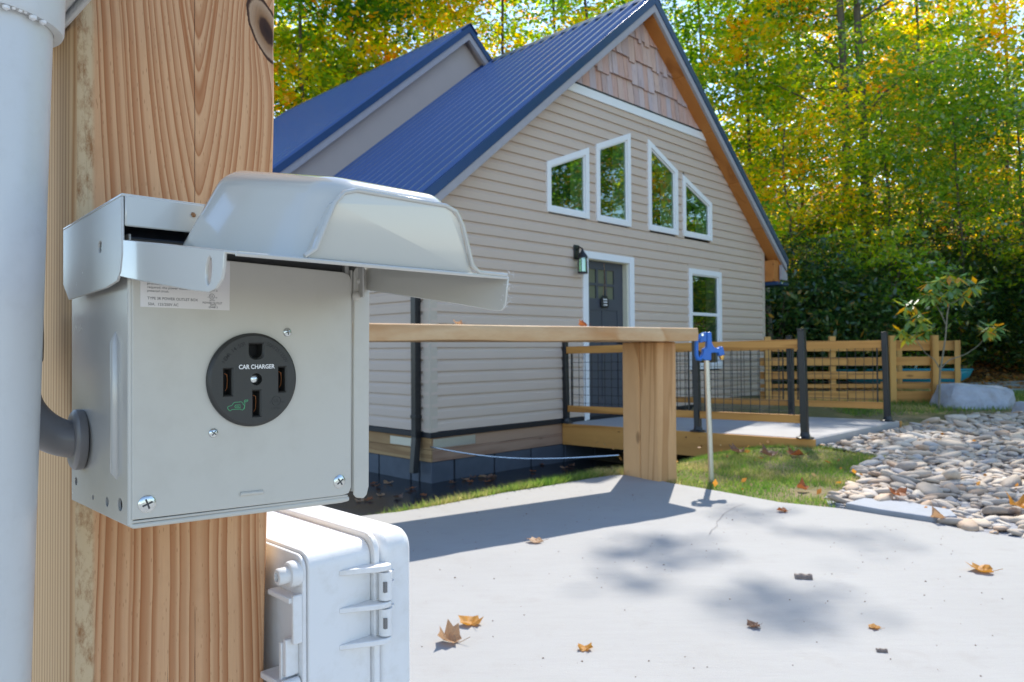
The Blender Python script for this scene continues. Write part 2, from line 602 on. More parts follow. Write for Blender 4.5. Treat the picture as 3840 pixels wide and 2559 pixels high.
def deadleaf(name, c1, c2):
    t = NT(name)
    v = t.coord('Object', rand=9.)
    n = t.noise(v, 40, 5, .6)
    c = t.mix(t.ramp(n, [(.35, (0, 0, 0)), (.65, (1, 1, 1))]), rgb(*c1), rgb(*c2))
    p = t.n('BsdfPrincipled', None, {'Base Color': c, 'Roughness': .5, 'Specular IOR Level': .4})
    t.t.links.new(t.bump(n, .4, .003), p.inputs['Normal'])
    tl = t.n('BsdfTranslucent', None, {'Color': c})
    mx = t.n('MixShader', None, {0: .35, 1: p.outputs[0], 2: tl.outputs[0]})
    t.t.links.new(mx.outputs[0], t.out.inputs[0])
    return t.m


D_gold = deadleaf('golden_leaf', (.62, .30, .03), (.50, .20, .04))
D_tan = deadleaf('tan_leaf', (.52, .34, .20), (.40, .20, .09))
D_brown = deadleaf('brown_leaf', (.26, .15, .10), (.18, .09, .05))
D_rust = deadleaf('rust_leaf', (.40, .13, .04), (.28, .09, .03))
D_gray = deadleaf('gray_bark_chip', (.42, .34, .30), (.24, .17, .13))


# ------------------------------------------------------------------ house frame
q2 = math.sqrt(.5)
HC = at(1613, 1400, 8.0); HC.z = 0.0     # front left corner of the house


def HW(u, w_, z):
    return Vector((HC.x + q2 * (u - w_), HC.y + q2 * (u + w_), z))


def hloc(p):
    v = p - HC
    return (v.x * q2 + v.y * q2, -v.x * q2 + v.y * q2)


# drive outline on the ground, traced from its kerb line
edge_px = [(1350, 1935), (1500, 1918), (1650, 1893), (1780, 1868), (1880, 1849), (2050, 1822), (2200, 1796), (2300, 1781),
           (2380, 1782), (2470, 1800), (2516, 1811), (2700, 1842), (2932, 1884), (3153, 1906), (3300, 1930), (3501, 1961), (3624, 1986), (3840, 2020)]
edge = [on_z(x, y, 0) for x, y in edge_px]
edge = [Vector((-6.0, 0.2, 0)), Vector((-3.0, 2.6, 0))] + edge + [Vector((3.6, 3.0, 0)), Vector((7.5, 1.0, 0))]


def edge_side(x, y):
    """distance beyond the drive's edge (positive = off the drive)"""
    best = 1e9; sign = 1
    for a, b in zip(edge[:-1], edge[1:]):
        dx, dy = b.x - a.x, b.y - a.y
        L2 = dx * dx + dy * dy
        t_ = max(0, min(1, ((x - a.x) * dx + (y - a.y) * dy) / L2))
        px_, py_ = a.x + dx * t_, a.y + dy * t_
        d = math.hypot(x - px_, y - py_)
        if d < best:
            best = d
            sign = 1 if (dx * (y - a.y) - dy * (x - a.x)) > 0 else -1
    return best * sign


def sstep(a, b, x):
    t_ = max(0, min(1, (x - a) / (b - a)))
    return t_ * t_ * (3 - 2 * t_)


def terrain(x, y):
    u = (x - HC.x) * q2 + (y - HC.y) * q2
    w_ = -(x - HC.x) * q2 + (y - HC.y) * q2
    base = -.02
    # sunken strip beside the house
    steep = sstep(-2.72, -2.25, w_)
    gentle = sstep(-3.1, -1.0, w_)
    k = sstep(-.1, .9, u)
    drop = steep * (1 - k) + gentle * k
    drop *= 1 - sstep(4.6, 5.4, u)
    if w_ > 10: drop *= 0
    base -= .47 * drop
    # the ground climbs behind the lot to the wooded bank
    d = y - 15.5 + .15 * (x - 8)
    hill = 0.0
    if d > 0:
        hill = .07 * d + .11 * max(0, d - 2) + .16 * max(0, d - 16)
    base += min(hill, 16)
    if 8 < y < 17:
        base += .15 * sstep(8, 13, y) * (1 if u > 4.4 else 0)
    r_ = math.sin(x * 1.7 + y * .6) * math.sin(y * 1.3 - x * .4)
    base += .012 * r_ * (1 if y > 6 else .3)
    return base


def grid_axis(lo, hi, clo, chi, step):
    a = list(np.arange(clo, chi, step))
    s = step
    x = clo
    left = []
    while x > lo:
        s *= 1.25; x -= s; left.append(x)
    s = step; x = chi; right = []
    while x < hi:
        right.append(x); s *= 1.25; x += s
    return left[::-1] + a + right + [hi]


gx = grid_axis(-140, 170, -5, 12, .14)
gy = grid_axis(-60, 220, 2.2, 17, .14)
verts = [(x, y, terrain(x, y) if edge_side(x, y) > -.15 or y > 9 else -.10) for y in gy for x in gx]
nx = len(gx)
faces = [(j * nx + i, j * nx + i + 1, (j + 1) * nx + i + 1, (j + 1) * nx + i) for j in range(len(gy) - 1) for i in range(nx - 1)]
mb = MB(); mb.v = verts; mb.f = faces
tag(mb.build('ground', M_ground, None, smooth=True), kind='structure')

# concrete drive: one slab with a real edge, inside outline
poly = [(p.x, p.y) for p in edge] + [(9.0, -8.0), (-9.0, -8.0), (-9.0, .2)]
mb = MB(); mb.prism(poly, -.10, 0.0, 'z')
drive = tag(mb.build('concrete_drive', M_conc, None, bevel=.008), kind='structure')
# hairline crack
M_crack = speckled('crack_dirt', (.20, .18, .17), .9)
cr_px = [(2792, 1889), (2760, 1900), (2716, 1925), (2700, 1945), (2687, 1957), (2690, 1972), (2668, 1988), (2660, 2004)]
mb = MB()
for (a, b) in zip(cr_px[:-1], cr_px[1:]):
    A = on_z(*a, .004); B = on_z(*b, .004)
    s = Vector((B.y - A.y, A.x - B.x, 0)).normalized() * .0013
    mb.add([A - s, A + s, B + s, B - s], [(0, 1, 2, 3)])
mb.build('crack', M_crack, drive)

# wet black sheeting in the sunken strip
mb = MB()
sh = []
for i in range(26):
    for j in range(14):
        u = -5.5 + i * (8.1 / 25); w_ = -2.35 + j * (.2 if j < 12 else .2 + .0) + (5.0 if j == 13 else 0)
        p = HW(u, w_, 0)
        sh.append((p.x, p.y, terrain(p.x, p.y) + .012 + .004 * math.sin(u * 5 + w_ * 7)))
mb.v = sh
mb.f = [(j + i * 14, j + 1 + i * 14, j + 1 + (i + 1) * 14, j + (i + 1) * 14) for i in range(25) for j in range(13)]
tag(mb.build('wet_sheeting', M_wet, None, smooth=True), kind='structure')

# gravel track behind
mb = MB()
tr = []
for i in range(30):
    for j in range(10):
        x = 7.5 + i * 1.2; y = 12.9 + j * .33 + .04 * i
        tr.append((x, y, terrain(x, y) + .02 + .01 * random.random()))
mb.v = tr
mb.f = [(j + i * 10, j + 1 + i * 10, j + 1 + (i + 1) * 10, j + (i + 1) * 10) for i in range(29) for j in range(9)]
tag(mb.build('gravel_track', M_gray_ground, None), kind='structure')

# ------------------------------------------------------------------ the house
house = empty('cabin', HC, R(45))
tag(house, 'tan sided cabin with steep blue metal roof and cedar shingled gable', 'house')
APU, APZ, SL = 3.94, 6.05, .82
WID = 7.72


def roofz(u, off=0.0):
    return APZ - SL * abs(u - APU) - off


# solid core (the far part of the body)
mb = MB()
mb.prism([(0.02, -.46), (WID - .02, -.46), (WID - .02, roofz(WID, .3)), (APU, roofz(APU, .3)), (0.02, roofz(0, .3))], .22, 9.2)
mb.build('wall_core', M_room, house)
SB, SH = .0817, .1303


def course(mb, u0a, u1a, u0b, u1b, z, along='u', wpl=0.0):
    """one siding course between z and z+SH; a: ends at the bottom, b: ends at the top"""
    prof = [(0, .004), (0, -.023), (.006, -.0235), (.058, -.021), (.080, -.0195), (.106, -.007), (SH, -.001)]
    a = []; b = []
    for dz, y in prof:
        t_ = dz / SH
        s = u0a + (u0b - u0a) * t_; e = u1a + (u1b - u1a) * t_
        a.append((s, wpl + y, z + dz)); b.append((e, wpl + y, z + dz))
    n = len(prof)
    vs = a + b
    if along == 'w':
        vs = [(y, s, z_) for s, y, z_ in vs]
    mb.add(vs, [(i, i + n, i + n + 1, i + 1) for i in range(n - 1)] + [tuple(range(n)), tuple(range(2 * n - 1, n - 1, -1))])


# openings in the front wall: (u0, u1, z0, z at u0 top, z at u1 top)
wins = [(1.862, 2.700, 2.70, 3.328, 3.662), (2.858, 3.640, 2.70, 3.738, 4.046),
        (4.078, 4.866, 2.71, 4.052, 3.714), (5.014, 5.880, 2.72, 3.677, 3.342)]
low = (5.165, 6.160, .63, 2.228, 2.228)
door = (2.56, 3.70, .0, 2.27, 2.27)


def cuts(z):
    r_ = []
    for (a, b, z0, za, zb) in wins + [low, door]:
        i = .04
        a, b, z0, za, zb = a + i, b - i, z0 + i, za - i, zb - i
        if z <= z0 or z >= max(za, zb): continue
        s, e = a, b
        if z > za: s = a + (b - a) * (z - za) / (zb - za)
        if z > zb: e = b - (b - a) * (z - zb) / (za - zb)
        r_.append((s, e))
    r_.sort()
    lo = max(0.0, APU - (APZ - .16 - z) / SL); hi = min(WID, APU + (APZ - .16 - z) / SL)
    segs = []; cur = lo
    for s, e in r_:
        segs.append((cur, s)); cur = e
    segs.append((cur, hi))
    return segs


jr = random.Random(2)
zc = SB
while zc < 4.3:
    z1 = min(zc + SH, 4.335)
    sa, sb = cuts(zc + .02), cuts(z1 - .02)
    if len(sa) != len(sb):
        few, many = (sa, sb) if len(sa) < len(sb) else (sb, sa)
        tops = [min(za, zb) if za != zb else za for (a, b, z0, za, zb) in wins + [low, door] if zc < za < z1 + .02 or zc < zb < z1 + .02]
        top_in = [tp for tp in tops if tp - zc < .075]
        sa = sb = few if (tops and len(top_in) == len(tops)) else many
        for (a, b, z0, za, zb) in wins + [low, door]:
            if za == zb and zc < za < z1 and sa is many:
                mb = MB(); mb.box(a, b, -.014, -.003, za - .03, z1 + .004); mb.build('siding_board', M_siding, house)
    for (a, b), (c, d) in zip(sa, sb):
        if b > a and d > c:
            if b - a > 3.9:
                m_ = a + (b - a) * jr.uniform(.3, .7)
                mb = MB(); course(mb, a, m_ - .002, c, m_ - .002, zc); mb.build('siding_board', M_siding, house)
                mb = MB(); course(mb, m_ + .002, b, m_ + .002, d, zc + .001); mb.build('siding_board', M_siding, house)
            else:
                mb = MB(); course(mb, a, b, c, d, zc); mb.build('siding_board', M_siding, house)
    zc += SH
# left wall courses
zc = SB
while zc < 2.75:
    mb = MB(); course(mb, 0, 9.2, 0, 9.2, zc, 'w')
    mb.build('side_siding_board', M_siding, house)
    zc += SH
# sheathing behind siding around windows (top piece with the gable)
mb = MB()
mb.prism([(0.0, 4.3), (WID, 4.3), (WID, 4.31), (APU, roofz(APU, .2)), (0.0, 4.31)], .05, .08)
# corner trims
mb = MB()
mb.box(-.022, .085, -.022, 0, .035, roofz(0, .2)); mb.box(-.022, 0.0, 0.0, .09, .035, roofz(0, .2))
mb.build('corner_trim', M_trimtan, house, bevel=.003)
mb = MB(); mb.box(WID - .085, WID + .02, -.022, 0.0, .035, roofz(WID, .25)); mb.box(WID, WID + .02, 0, .09, .035, roofz(WID, .25))
mb.build('corner_trim', M_trimtan, house, bevel=.003)
# flashing and skirt boards, foundation blocks
mb = MB(); mb.box(-.03, WID, -.035, -.0, .015, .075); mb.box(-.03, 0.0, 0.0, 9.2, .015, .075)
mb.build('base_flashing', M_flash, house, bevel=.004)
for (z0, z1) in ((-.115, .012), (-.245, -.118)):
    mb = MB(); mb.box(.02, WID, -.012 if z0 < -.2 else -.006, .03, z0, z1); mb.build('skirt_board', W_skirt, house, bevel=.003)
    mb = MB(); mb.box(-.006, .018, -.012, 9.2, z0, z1); mb.build('skirt_board', W_skirt_y, house, bevel=.003)
mb = MB(); mb.box(.03, .64, -.012, -.0065, -.10, .0); mb.build('strap_plate', M_steel, house, bevel=.001)
mb = MB(); mb.box(-.012, -.0065, .33, .72, -.10, -.01); mb.build('strap_plate', M_steel, house, bevel=.001)
jo = [0, .34, .955, 1.575, 2.19, 2.8, 3.4]
for a, b in zip(jo[:-1], jo[1:]):
    mb = MB(); mb.box(a + .012, b - .012, .0, .2, -.52, -.249); mb.build('foundation_block', M_block, house, bevel=.008)
mb = MB(); mb.box(3.41, WID, .0, .2, -.52, -.249); mb.build('foundation_block', M_block, house, bevel=.008)
jo = [0, .355, .966, 1.58, 2.19, 2.8, 3.41]
for a, b in zip(jo[:-1], jo[1:]):
    mb = MB(); mb.box(.002, .2, a + .012 + (.2 if a == 0 else 0), b - .012, -.52, -.249); mb.build('foundation_block', M_block, house, bevel=.008)
mb = MB(); mb.box(.03, .15, .05, 9.0, -.5, -.25); mb.box(.05, 7.6, .05, .15, -.5, -.25); mb.build('mortar', M_flash, house)

# gable: trim board, shingles
a = APU - (APZ - .16 - 4.335) / SL; b = APU + (APZ - .16 - 4.335) / SL
mb = MB(); mb.box(a + .02, b - .02, -.045, -.002, 4.335, 4.455); mb.build('gable_trim_board', M_white, house, bevel=.004)
mb = MB(); mb.box(a + .1, b - .1, -.055, -.002, 4.457, 4.472); mb.build('trim_flashing', M_flash, house)
mb = MB(); mb.prism([(a - .1, 4.3), (b + .1, 4.3), (APU, roofz(APU, .1))], 0.0, .03); mb.build('gable_sheathing', M_flash, house)
rs = random.Random(3)
zc = 4.475; k = 0
while zc < 5.9:
    uu = a + rs.uniform(0, .1)
    while uu < b:
        wd = rs.uniform(.07, .155)
        dz = rs.choice([0, 0, .0, .035, .05]) if k else 0
        zt = zc + .36
        lo = APU - (APZ - .18 - zc) / SL; hi = APU + (APZ - .18 - zc) / SL
        u1 = uu + wd
        if u1 > lo and uu < hi:
            c0, c1 = max(uu, lo - .04), min(u1 - .006, hi + .04)
            if c1 - c0 > .02:
                th = rs.uniform(.014, .028); ta = max(zc - dz + .005, min(zt, roofz(c0, .19))); tb = max(zc - dz + .005, min(zt, roofz(c1, .19)))
                mb = MB()
                mb.add([(c0, -.028 - th, zc - dz), (c1, -.028 - th, zc - dz), (c1, -.03, zc - dz), (c0, -.03, zc - dz),
                        (c0, -.012, ta), (c1, -.012, tb), (c1, -.0, tb), (c0, -.0, ta)],
                       [(0, 3, 2, 1), (4, 5, 6, 7), (0, 1, 5, 4), (1, 2, 6, 5), (2, 3, 7, 6), (3, 0, 4, 7)])
                mb.build('shingle', W_shingle, house)
        uu = u1
    zc += .325; k += 1

# roof ----------------------------------------------------------------
W0, W1 = -.25, 9.4


def chevron(mb, apu, apz, sl, ul, ur, o0, o1, a, b):
    z = lambda u, o: apz - sl * abs(u - apu) - o
    mb.prism([(ul, z(ul, o0)), (apu, z(apu, o0)), (apu, z(apu, o1)), (ul, z(ul, o1))], a, b)
    mb.prism([(apu, z(apu, o0)), (ur, z(ur, o0)), (ur, z(ur, o1)), (apu, z(apu, o1))], a, b)
    return mb


mb = chevron(MB(), APU, APZ, SL, -.45, 8.14, .035, .17, W0 + .03, W1)
mb.build('roof_deck', W_soffit, house)
mb = MB(); chevron(mb, APU, APZ, SL, -.5, 8.17, -.012, .13, W0 - .03, W0 - .002)
mb.build('rake_trim', M_rooftrim, house, bevel=.004)
mb = MB(); chevron(mb, APU, APZ, SL, -.45, 8.12, .132, .245, W0 - .018, W0 + .03)
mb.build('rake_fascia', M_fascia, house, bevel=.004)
# stained soffit planks under the right and left overhang (butted planks)
for s, ue in ((-1, -.42), (1, 8.1)):
    L_ = abs(ue - APU); n = 5
    for i in range(n):
        u_a = APU + s * (L_ * i / n + .01); u_b = APU + s * (L_ * (i + 1) / n - .004)
        mb = MB(); mb.prism([(u_a, roofz(u_a, .172)), (u_b, roofz(u_b, .172)), (u_b, roofz(u_b, .26)), (u_a, roofz(u_a, .26))], W0 + .032, -.02)
        mb.build('soffit_plank', W_soffit, house, bevel=.003)
# eave return at the right corner
mb = MB(); mb.box(7.745, 7.97, -.2, .3, 2.17, 2.55); mb.build('eave_return', W_soffit, house, bevel=.004)
mb = MB(); mb.prism([(7.90, 2.20), (8.13, 2.20), (8.13, 2.31), (7.90, 2.47)], -.268, -.225); mb.build('eave_fascia', M_fascia, house)
mb = MB(); mb.box(7.76, 8.2, -.26, 9.2, 2.10, 2.165); mb.build('right_gutter', M_rooftrim, house, bevel=.01)
mb = MB(); mb.lathe([(.0, 0), (.045, .0), (.05, .03), (.03, .05)], (7.93, -.22, 2.16), (0, 0, -1), 14); mb.build('flood_lamp', M_zinc, house, True)


def roof_panels(name, apu, apz, sl, ulow, wa, wb, side, mat):
    """ribbed steel panels, each .93 m wide, six ribs, butted along the eave"""
    step = .2286
    w_ = wa
    while w_ < wb - .05:
        we = min(w_ + .9144, wb)
        prof = []
        x = w_
        while x < we - 1e-4:
            for dx, h in ((0, .0), (.028, .044), (.066, .044), (.094, .0), (.140, .0), (.152, .010), (.172, .010), (.184, .0)):
                if x + dx <= we: prof.append((x + dx, h))
            x += step
        prof.append((we, 0.0))
        n = len(prof)
        vs = []
        for (uu, zz) in ((apu, apz), (ulow, apz - sl * abs(ulow - apu))):
            for (x, h) in prof:
                vs.append((uu + side * h * .6, x, zz + h * .8 + .002))
        mb = MB(); mb.add(vs, [(i, i + 1, n + i + 1, n + i) for i in range(n - 1)])
        mb.build(name, mat, house)
        w_ = we


roof_panels('roof_panel', APU, APZ, SL, -.48, W0 + .0, W1, -1, M_roof)
roof_panels('roof_panel', APU, APZ, SL, 8.17, W0 + .0, W1, 1, M_roof)
mb = MB()
for s in (-1, 1):
    mb.prism([(APU, APZ + .05), (APU + s * .17, APZ + .05 - SL * .17), (APU + s * .17, APZ + .035 - SL * .17), (APU, APZ + .035)], W0 - .03, 3.3)
mb.build('ridge_cap', M_rooftrim, house)
# raised rear roof
A2U, A2Z, S2 = 3.35, 6.475, .85
mb = MB()
z2 = lambda u, o=0: A2Z - S2 * abs(u - A2U) - o
mb.prism([(-.42, z2(-.42, .2)), (A2U, z2(A2U, .2)), (5.0, z2(5.0, .2)), (5.0, 4.2), (-.42, 1.9)], 3.24, 9.2)
mb.build('rear_gable_wall', M_gableface, house)
mb = chevron(MB(), A2U, A2Z, S2, -.5, 5.2, .02, .15, 3.1, W1); mb.build('rear_roof_deck', M_gableface, house)
mb = chevron(MB(), A2U, A2Z, S2, -.52, 5.2, -.01, .11, 3.05, 3.1); mb.build('rear_rake_trim', M_rooftrim, house)
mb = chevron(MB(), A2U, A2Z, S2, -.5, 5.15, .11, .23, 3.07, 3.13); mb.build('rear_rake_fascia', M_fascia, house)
roof_panels('rear_roof_panel', A2U, A2Z, S2, -.55, 3.06, W1, -1, M_roof)
roof_panels('rear_roof_panel', A2U, A2Z, S2, 5.2, 3.06, W1, 1, M_roof)
mb = MB()
for s in (-1, 1):
    mb.prism([(A2U, A2Z + .05), (A2U + s * .17, A2Z + .05 - S2 * .17), (A2U + s * .17, A2Z + .035 - S2 * .17), (A2U, A2Z + .035)], 3.03, W1)
mb.build('rear_ridge_cap', M_rooftrim, house)
# left gutter + downspout
mb = MB(); mb.box(-.62, -.50, -.2, 9.2, 2.36, 2.47); mb.build('left_gutter', M_rooftrim, house, bevel=.01)
mb = MB()
mb.box(-.105, -.028, .125, .205, .02, 2.3)
mb.add([(-.105, .125, .02), (-.028, .125, .02), (-.028, .205, .02), (-.105, .205, .02),
        (-.16, .10, -.36), (-.085, .10, -.36), (-.085, .17, -.36), (-.16, .17, -.36)],
       [(4, 5, 6, 7), (0, 4, 5, 1), (1, 5, 6, 2), (2, 6, 7, 3), (3, 7, 4, 0)])
mb.box(-.112, -.021, .118, .212, .22, .26)
mb.build('downspout', M_blackm, house, bevel=.004)


# windows ------------------------------------------------------------------
def window(poly, fw, name='window', glass=None, rec=.14):
    """poly: outline (u,z) list, counter-clockwise from lower left. frame ring, pane, recess"""
    n = len(poly)
    # inward offset
    def inset(d):
        out = []
        for i in range(n):
            p0 = Vector(poly[i - 1]); p1 = Vector(poly[i]); p2 = Vector(poly[(i + 1) % n])
            e1 = (p1 - p0).normalized(); e2 = (p2 - p1).normalized()
            n1 = Vector((-e1.y, e1.x)); n2 = Vector((-e2.y, e2.x))
            b_ = (n1 + n2); b_ /= max(1e-6, b_.dot(n1))
            out.append(tuple(p1 + b_ * d))
        return out
    mb = MB()
    o0 = poly; i0 = inset(fw); y0 = -.042; y1 = -.002
    vs = [(p[0], y0, p[1]) for p in o0] + [(p[0], y0, p[1]) for p in i0] + [(p[0], y1, p[1]) for p in o0] + [(p[0], .03, p[1]) for p in i0]
    fs = []
    for i in range(n):
        j = (i + 1) % n
        fs += [(i, j, n + j, n + i), (i, 2 * n + i, 2 * n + j, j), (n + i, n + j, 3 * n + j, 3 * n + i)]
    mb.add(vs, fs)
    fr = mb.build(name, M_white, house, bevel=.003)
    # inner sash
    i1 = inset(fw - .002); i2 = inset(fw + .018)
    mb = MB()
    vs = [(p[0], -.016, p[1]) for p in i1] + [(p[0], -.016, p[1]) for p in i2] + [(p[0], .012, p[1]) for p in i2]
    fs = []
    for i in range(n):
        j = (i + 1) % n
        fs += [(i, j, n + j, n + i), (n + i, n + j, 2 * n + j, 2 * n + i)]
    mb.add(vs, fs); mb.build('sash', M_white, fr)
    mb = MB(); mb.add([(p[0], -.004, p[1]) for p in i2], [tuple(range(n))]); mb.build('pane', glass or M_glass, fr)
    # recess: reveals and back
    mb = MB()
    vs = [(p[0], .004, p[1]) for p in i2] + [(p[0], rec, p[1]) for p in i2]
    mb.add(vs, [(i, n + i, n + (i + 1) % n, (i + 1) % n) for i in range(n)])
    mb.build('reveal', M_reveal, fr)
    mb = MB(); mb.add([(p[0], rec + .001, p[1]) for p in inset(fw - .01)], [tuple(range(n))]); mb.build('dark_room_beyond', M_room, fr)
    return fr


lb = ['left trapezoid window, its top rising to the right', 'tall left-centre window with a top rising to the right',
      'tall right-centre window with a top falling to the right', 'right trapezoid window with a falling top']
for (a_, b_, z0, za, zb), l_ in zip(wins, lb):
    fr = window([(a_, z0), (b_, z0), (b_, zb), (a_, za)], .075, glass=M_glass, rec=.22)
    fr['label'] = l_
a_, b_, z0, z1, _ = low
fr = window([(a_, z0), (b_, z0), (b_, z1), (a_, z1)], .085, 'sash_window', M_glass2, .2)
fr['label'] = 'double hung lower window'
mb = MB(); mb.box(a_ + .08, b_ - .08, -.02, .02, 1.49, 1.54); mb.build('meeting_rail', M_white, fr, bevel=.003)

# door ------------------------------------------------------------------
mb = MB()
u0_, u1_, zt = 2.56, 3.70, 2.27
mb.box(u0_, u0_ + .105, -.04, 0, .0, zt); mb.box(u1_ - .105, u1_, -.04, 0, .0, zt); mb.box(u0_ + .105, u1_ - .105, -.04, 0, zt - .095, zt)
dfr = mb.build('door_frame', M_white, house, bevel=.004)
mb = MB()
mb.box(u0_ + .10, u0_ + .118, 0, .12, .0, zt - .09); mb.box(u1_ - .13, u1_ - .10, -.002, .12, .0, zt - .09)
mb.box(u0_ + .118, u1_ - .13, 0, .12, zt - .105, zt - .09)
mb.build('door_jamb', M_cream, dfr, bevel=.003)
mb = MB(); mb.box(2.66, 3.575, .075, .115, .03, 2.175)
slab = mb.build('door', M_doorp, house)
ct = MB()
cols_ = [(2.81, 2.965), (3.01, 3.165), (3.21, 3.365)]
rows_ = [(1.87, 2.06), (1.66, 1.835)]
for c0, c1 in cols_:
    for r_0, r_1 in rows_: ct.box(c0, c1, .05, .105, r_0, r_1)
ct.box(2.80, 3.09, .05, .084, .28, 1.5); ct.box(3.15, 3.44, .05, .084, .28, 1.5)
boolean(slab, ct)
M_doorglass = glass_material('door_glass', (.5, .5, .4), .35)
M_doorback = speckled('olive_interior', (.14, .15, .09), .8)
for c0, c1 in cols_:
    for r_0, r_1 in rows_:
        mb = MB(); mb.box(c0, c1, .094, .098, r_0, r_1); mb.build('door_pane', M_doorback, slab)
mb = MB(); mb.tube([(3.50, .075, 1.05), (3.50, .03, 1.05)], .02, 12); mb.tube([(3.50, .035, 1.05), (3.41, .03, 1.05)], .01, 8); mb.build('door_handle', M_blackm, slab, True)
mb = MB(); mb.box(2.6, 3.65, -.05, .12, .0, .028); mb.build('door_sill', M_flash, house)

# hanging door sign (jar shape, on twine)
sg = empty('door_sign', HW(3.12, .045, 1.62), R(45))
tag(sg, 'small black jar shaped sign hanging on twine from the cabin door', 'sign')
jar = [(-.06, -.085), (.06, -.085), (.078, -.065), (.078, .035), (.055, .06), (.05, .085), (-.05, .085), (-.055, .06), (-.078, .035), (-.078, -.065)]
mb = MB(); mb.prism(jar, -.006, .008); pl = mb.build('sign_board', M_blackm, sg, bevel=.004)
mb = MB()
for z_ in (.03, -.005, -.045):
    x_ = -.045
    while x_ < .04:
        mb.box(x_, x_ + .012, -.009, -.0065, z_ - .011, z_ + .011 - .008 * random.random()); x_ += .018
mb.build('chalk_lettering', M_white_print, pl)
mb = MB(); mb.tube([(-.04, 0, .085), (0, .0, .34), (.04, 0, .085)], .003, 5); mb.tube([(0, 0, .34), (0, 0.01, .53)], .003, 5); mb.build('twine', D_tan, sg)

# porch lantern
ln = empty('wall_lantern', HW(2.43, -.02, 2.10), R(45))
tag(ln, 'black wall lantern with clear glass beside the cabin door', 'lamp')
mb = MB(); mb.box(-.055, .055, -.015, .0, .04, .23); mb.build('back_plate', M_blackm, ln, bevel=.006)
mb = MB(); mb.tube([(0, -.01, .16), (0, -.06, .20), (0, -.11, .17)], .009, 8); mb.build('arm', M_blackm, ln, True)
mb = MB(); mb.lathe([(.008, .17), (.02, .14), (.055, .09), (.072, .06), (.072, .05), (.05, .05)], (0, -.11, 0), (0, 0, 1), 20); mb.build('lamp_cap', M_blackm, ln, True)
mb = MB(); mb.lathe([(.052, .05), (.055, -.13)], (0, -.11, 0), (0, 0, 1), 20, False); mb.build('lamp_shade', M_glass, ln, True)
mb = MB(); mb.lathe([(.0, .04), (.018, .03), (.026, -.02), (.022, -.09), (.02, -.125)], (0, -.11, 0), (0, 0, 1), 14); mb.build('bulb', M_bulb, ln, True)
mb = MB(); mb.lathe([(.062, -.13), (.066, -.14), (.062, -.155), (.03, -.16)], (0, -.11, 0), (0, 0, 1), 20)
for k in range(4):
    an = k * math.pi / 2 + .4
    c_, s_ = math.cos(an) * .062, -.11 + math.sin(an) * .062
    mb.tube([(c_, s_, .06), (c_, s_, -.14)], .004, 5)
mb.build('lamp_cage', M_blackm, ln, True)

# ------------------------------------------------------------------ deck and railings
deck = empty('entry_deck', HW(2.17, 0, 0), R(45))
tag(deck, 'low walkway deck from the cabin door with pine rim boards', 'deck')
DU = 2.45


def dz(q): return .02 + .0155 * q


mb = MB()
mb.hexa([(0, 0, dz(0)), (DU, 0, dz(0)), (DU, -3.22, dz(3.22)), (0, -3.22, dz(3.22))],
        [(0, 0, dz(0) - .035), (DU, 0, dz(0) - .035), (DU, -3.22, dz(3.22) - .035), (0, -3.22, dz(3.22) - .035)])
mb.build('deck_surface', M_deck, deck, bevel=.004)
mb = MB()
mb.hexa([(-.04, -.02, dz(0) - .006), (-.001, -.02, dz(0) - .006), (-.001, -3.26, dz(3.26) - .006), (-.04, -3.26, dz(3.26) - .006)],
        [(-.04, -.02, dz(0) - .27), (-.001, -.02, dz(0) - .27), (-.001, -3.26, dz(3.26) - .27), (-.04, -3.26, dz(3.26) - .27)])
mb.build('rim_board', W_deck_y, deck, bevel=.004)
mb = MB()
mb.box(0.0, DU, -3.245, -3.222, -.22, dz(3.26) - .004); mb.build('end_board', M_deck, deck, bevel=.004)
mb = MB()
mb.hexa([(DU + .001, 0, dz(0) - .006), (DU + .04, 0, dz(0) - .006), (DU + .04, -3.26, dz(3.26) - .006), (DU + .001, -3.26, dz(3.26) - .006)],
        [(DU + .001, 0, dz(0) - .27), (DU + .04, 0, dz(0) - .27), (DU + .04, -3.26, dz(3.26) - .27), (DU + .001, -3.26, dz(3.26) - .27)])
mb.build('rim_board', W_deck_y, deck, bevel=.004)

LEAN = .022       # the photographed railing posts lean slightly towards the drive


def make_post(parent, x, q, h=1.065):
    z0 = dz(q)
    mb = MB(); s = .032
    mb.hexa([(x - s, -q - s, z0 + .01), (x + s, -q - s, z0 + .01), (x + s, -q + s, z0 + .01), (x - s, -q + s, z0 + .01)],
            [(x - s, -q - s + LEAN, z0 + h), (x + s, -q - s + LEAN, z0 + h), (x + s, -q + s + LEAN, z0 + h), (x - s, -q + s + LEAN, z0 + h)])
    p = mb.build('rail_post', M_blackm, parent, bevel=.004)
    mb = MB(); mb.lathe([(.085, 0), (.085, .008), (.05, .02), (.04, .06)], (x, -q, z0 + .001), (0, 0, 1), 20); mb.build('base_plate', M_blackm, p)
    mb = MB(); mb.box(x - .036, x + .036, -q - .036 + LEAN, -q + .036 + LEAN, z0 + h + .0005, z0 + h + .012); mb.build('post_cap', M_blackm, p, bevel=.003)
    return p


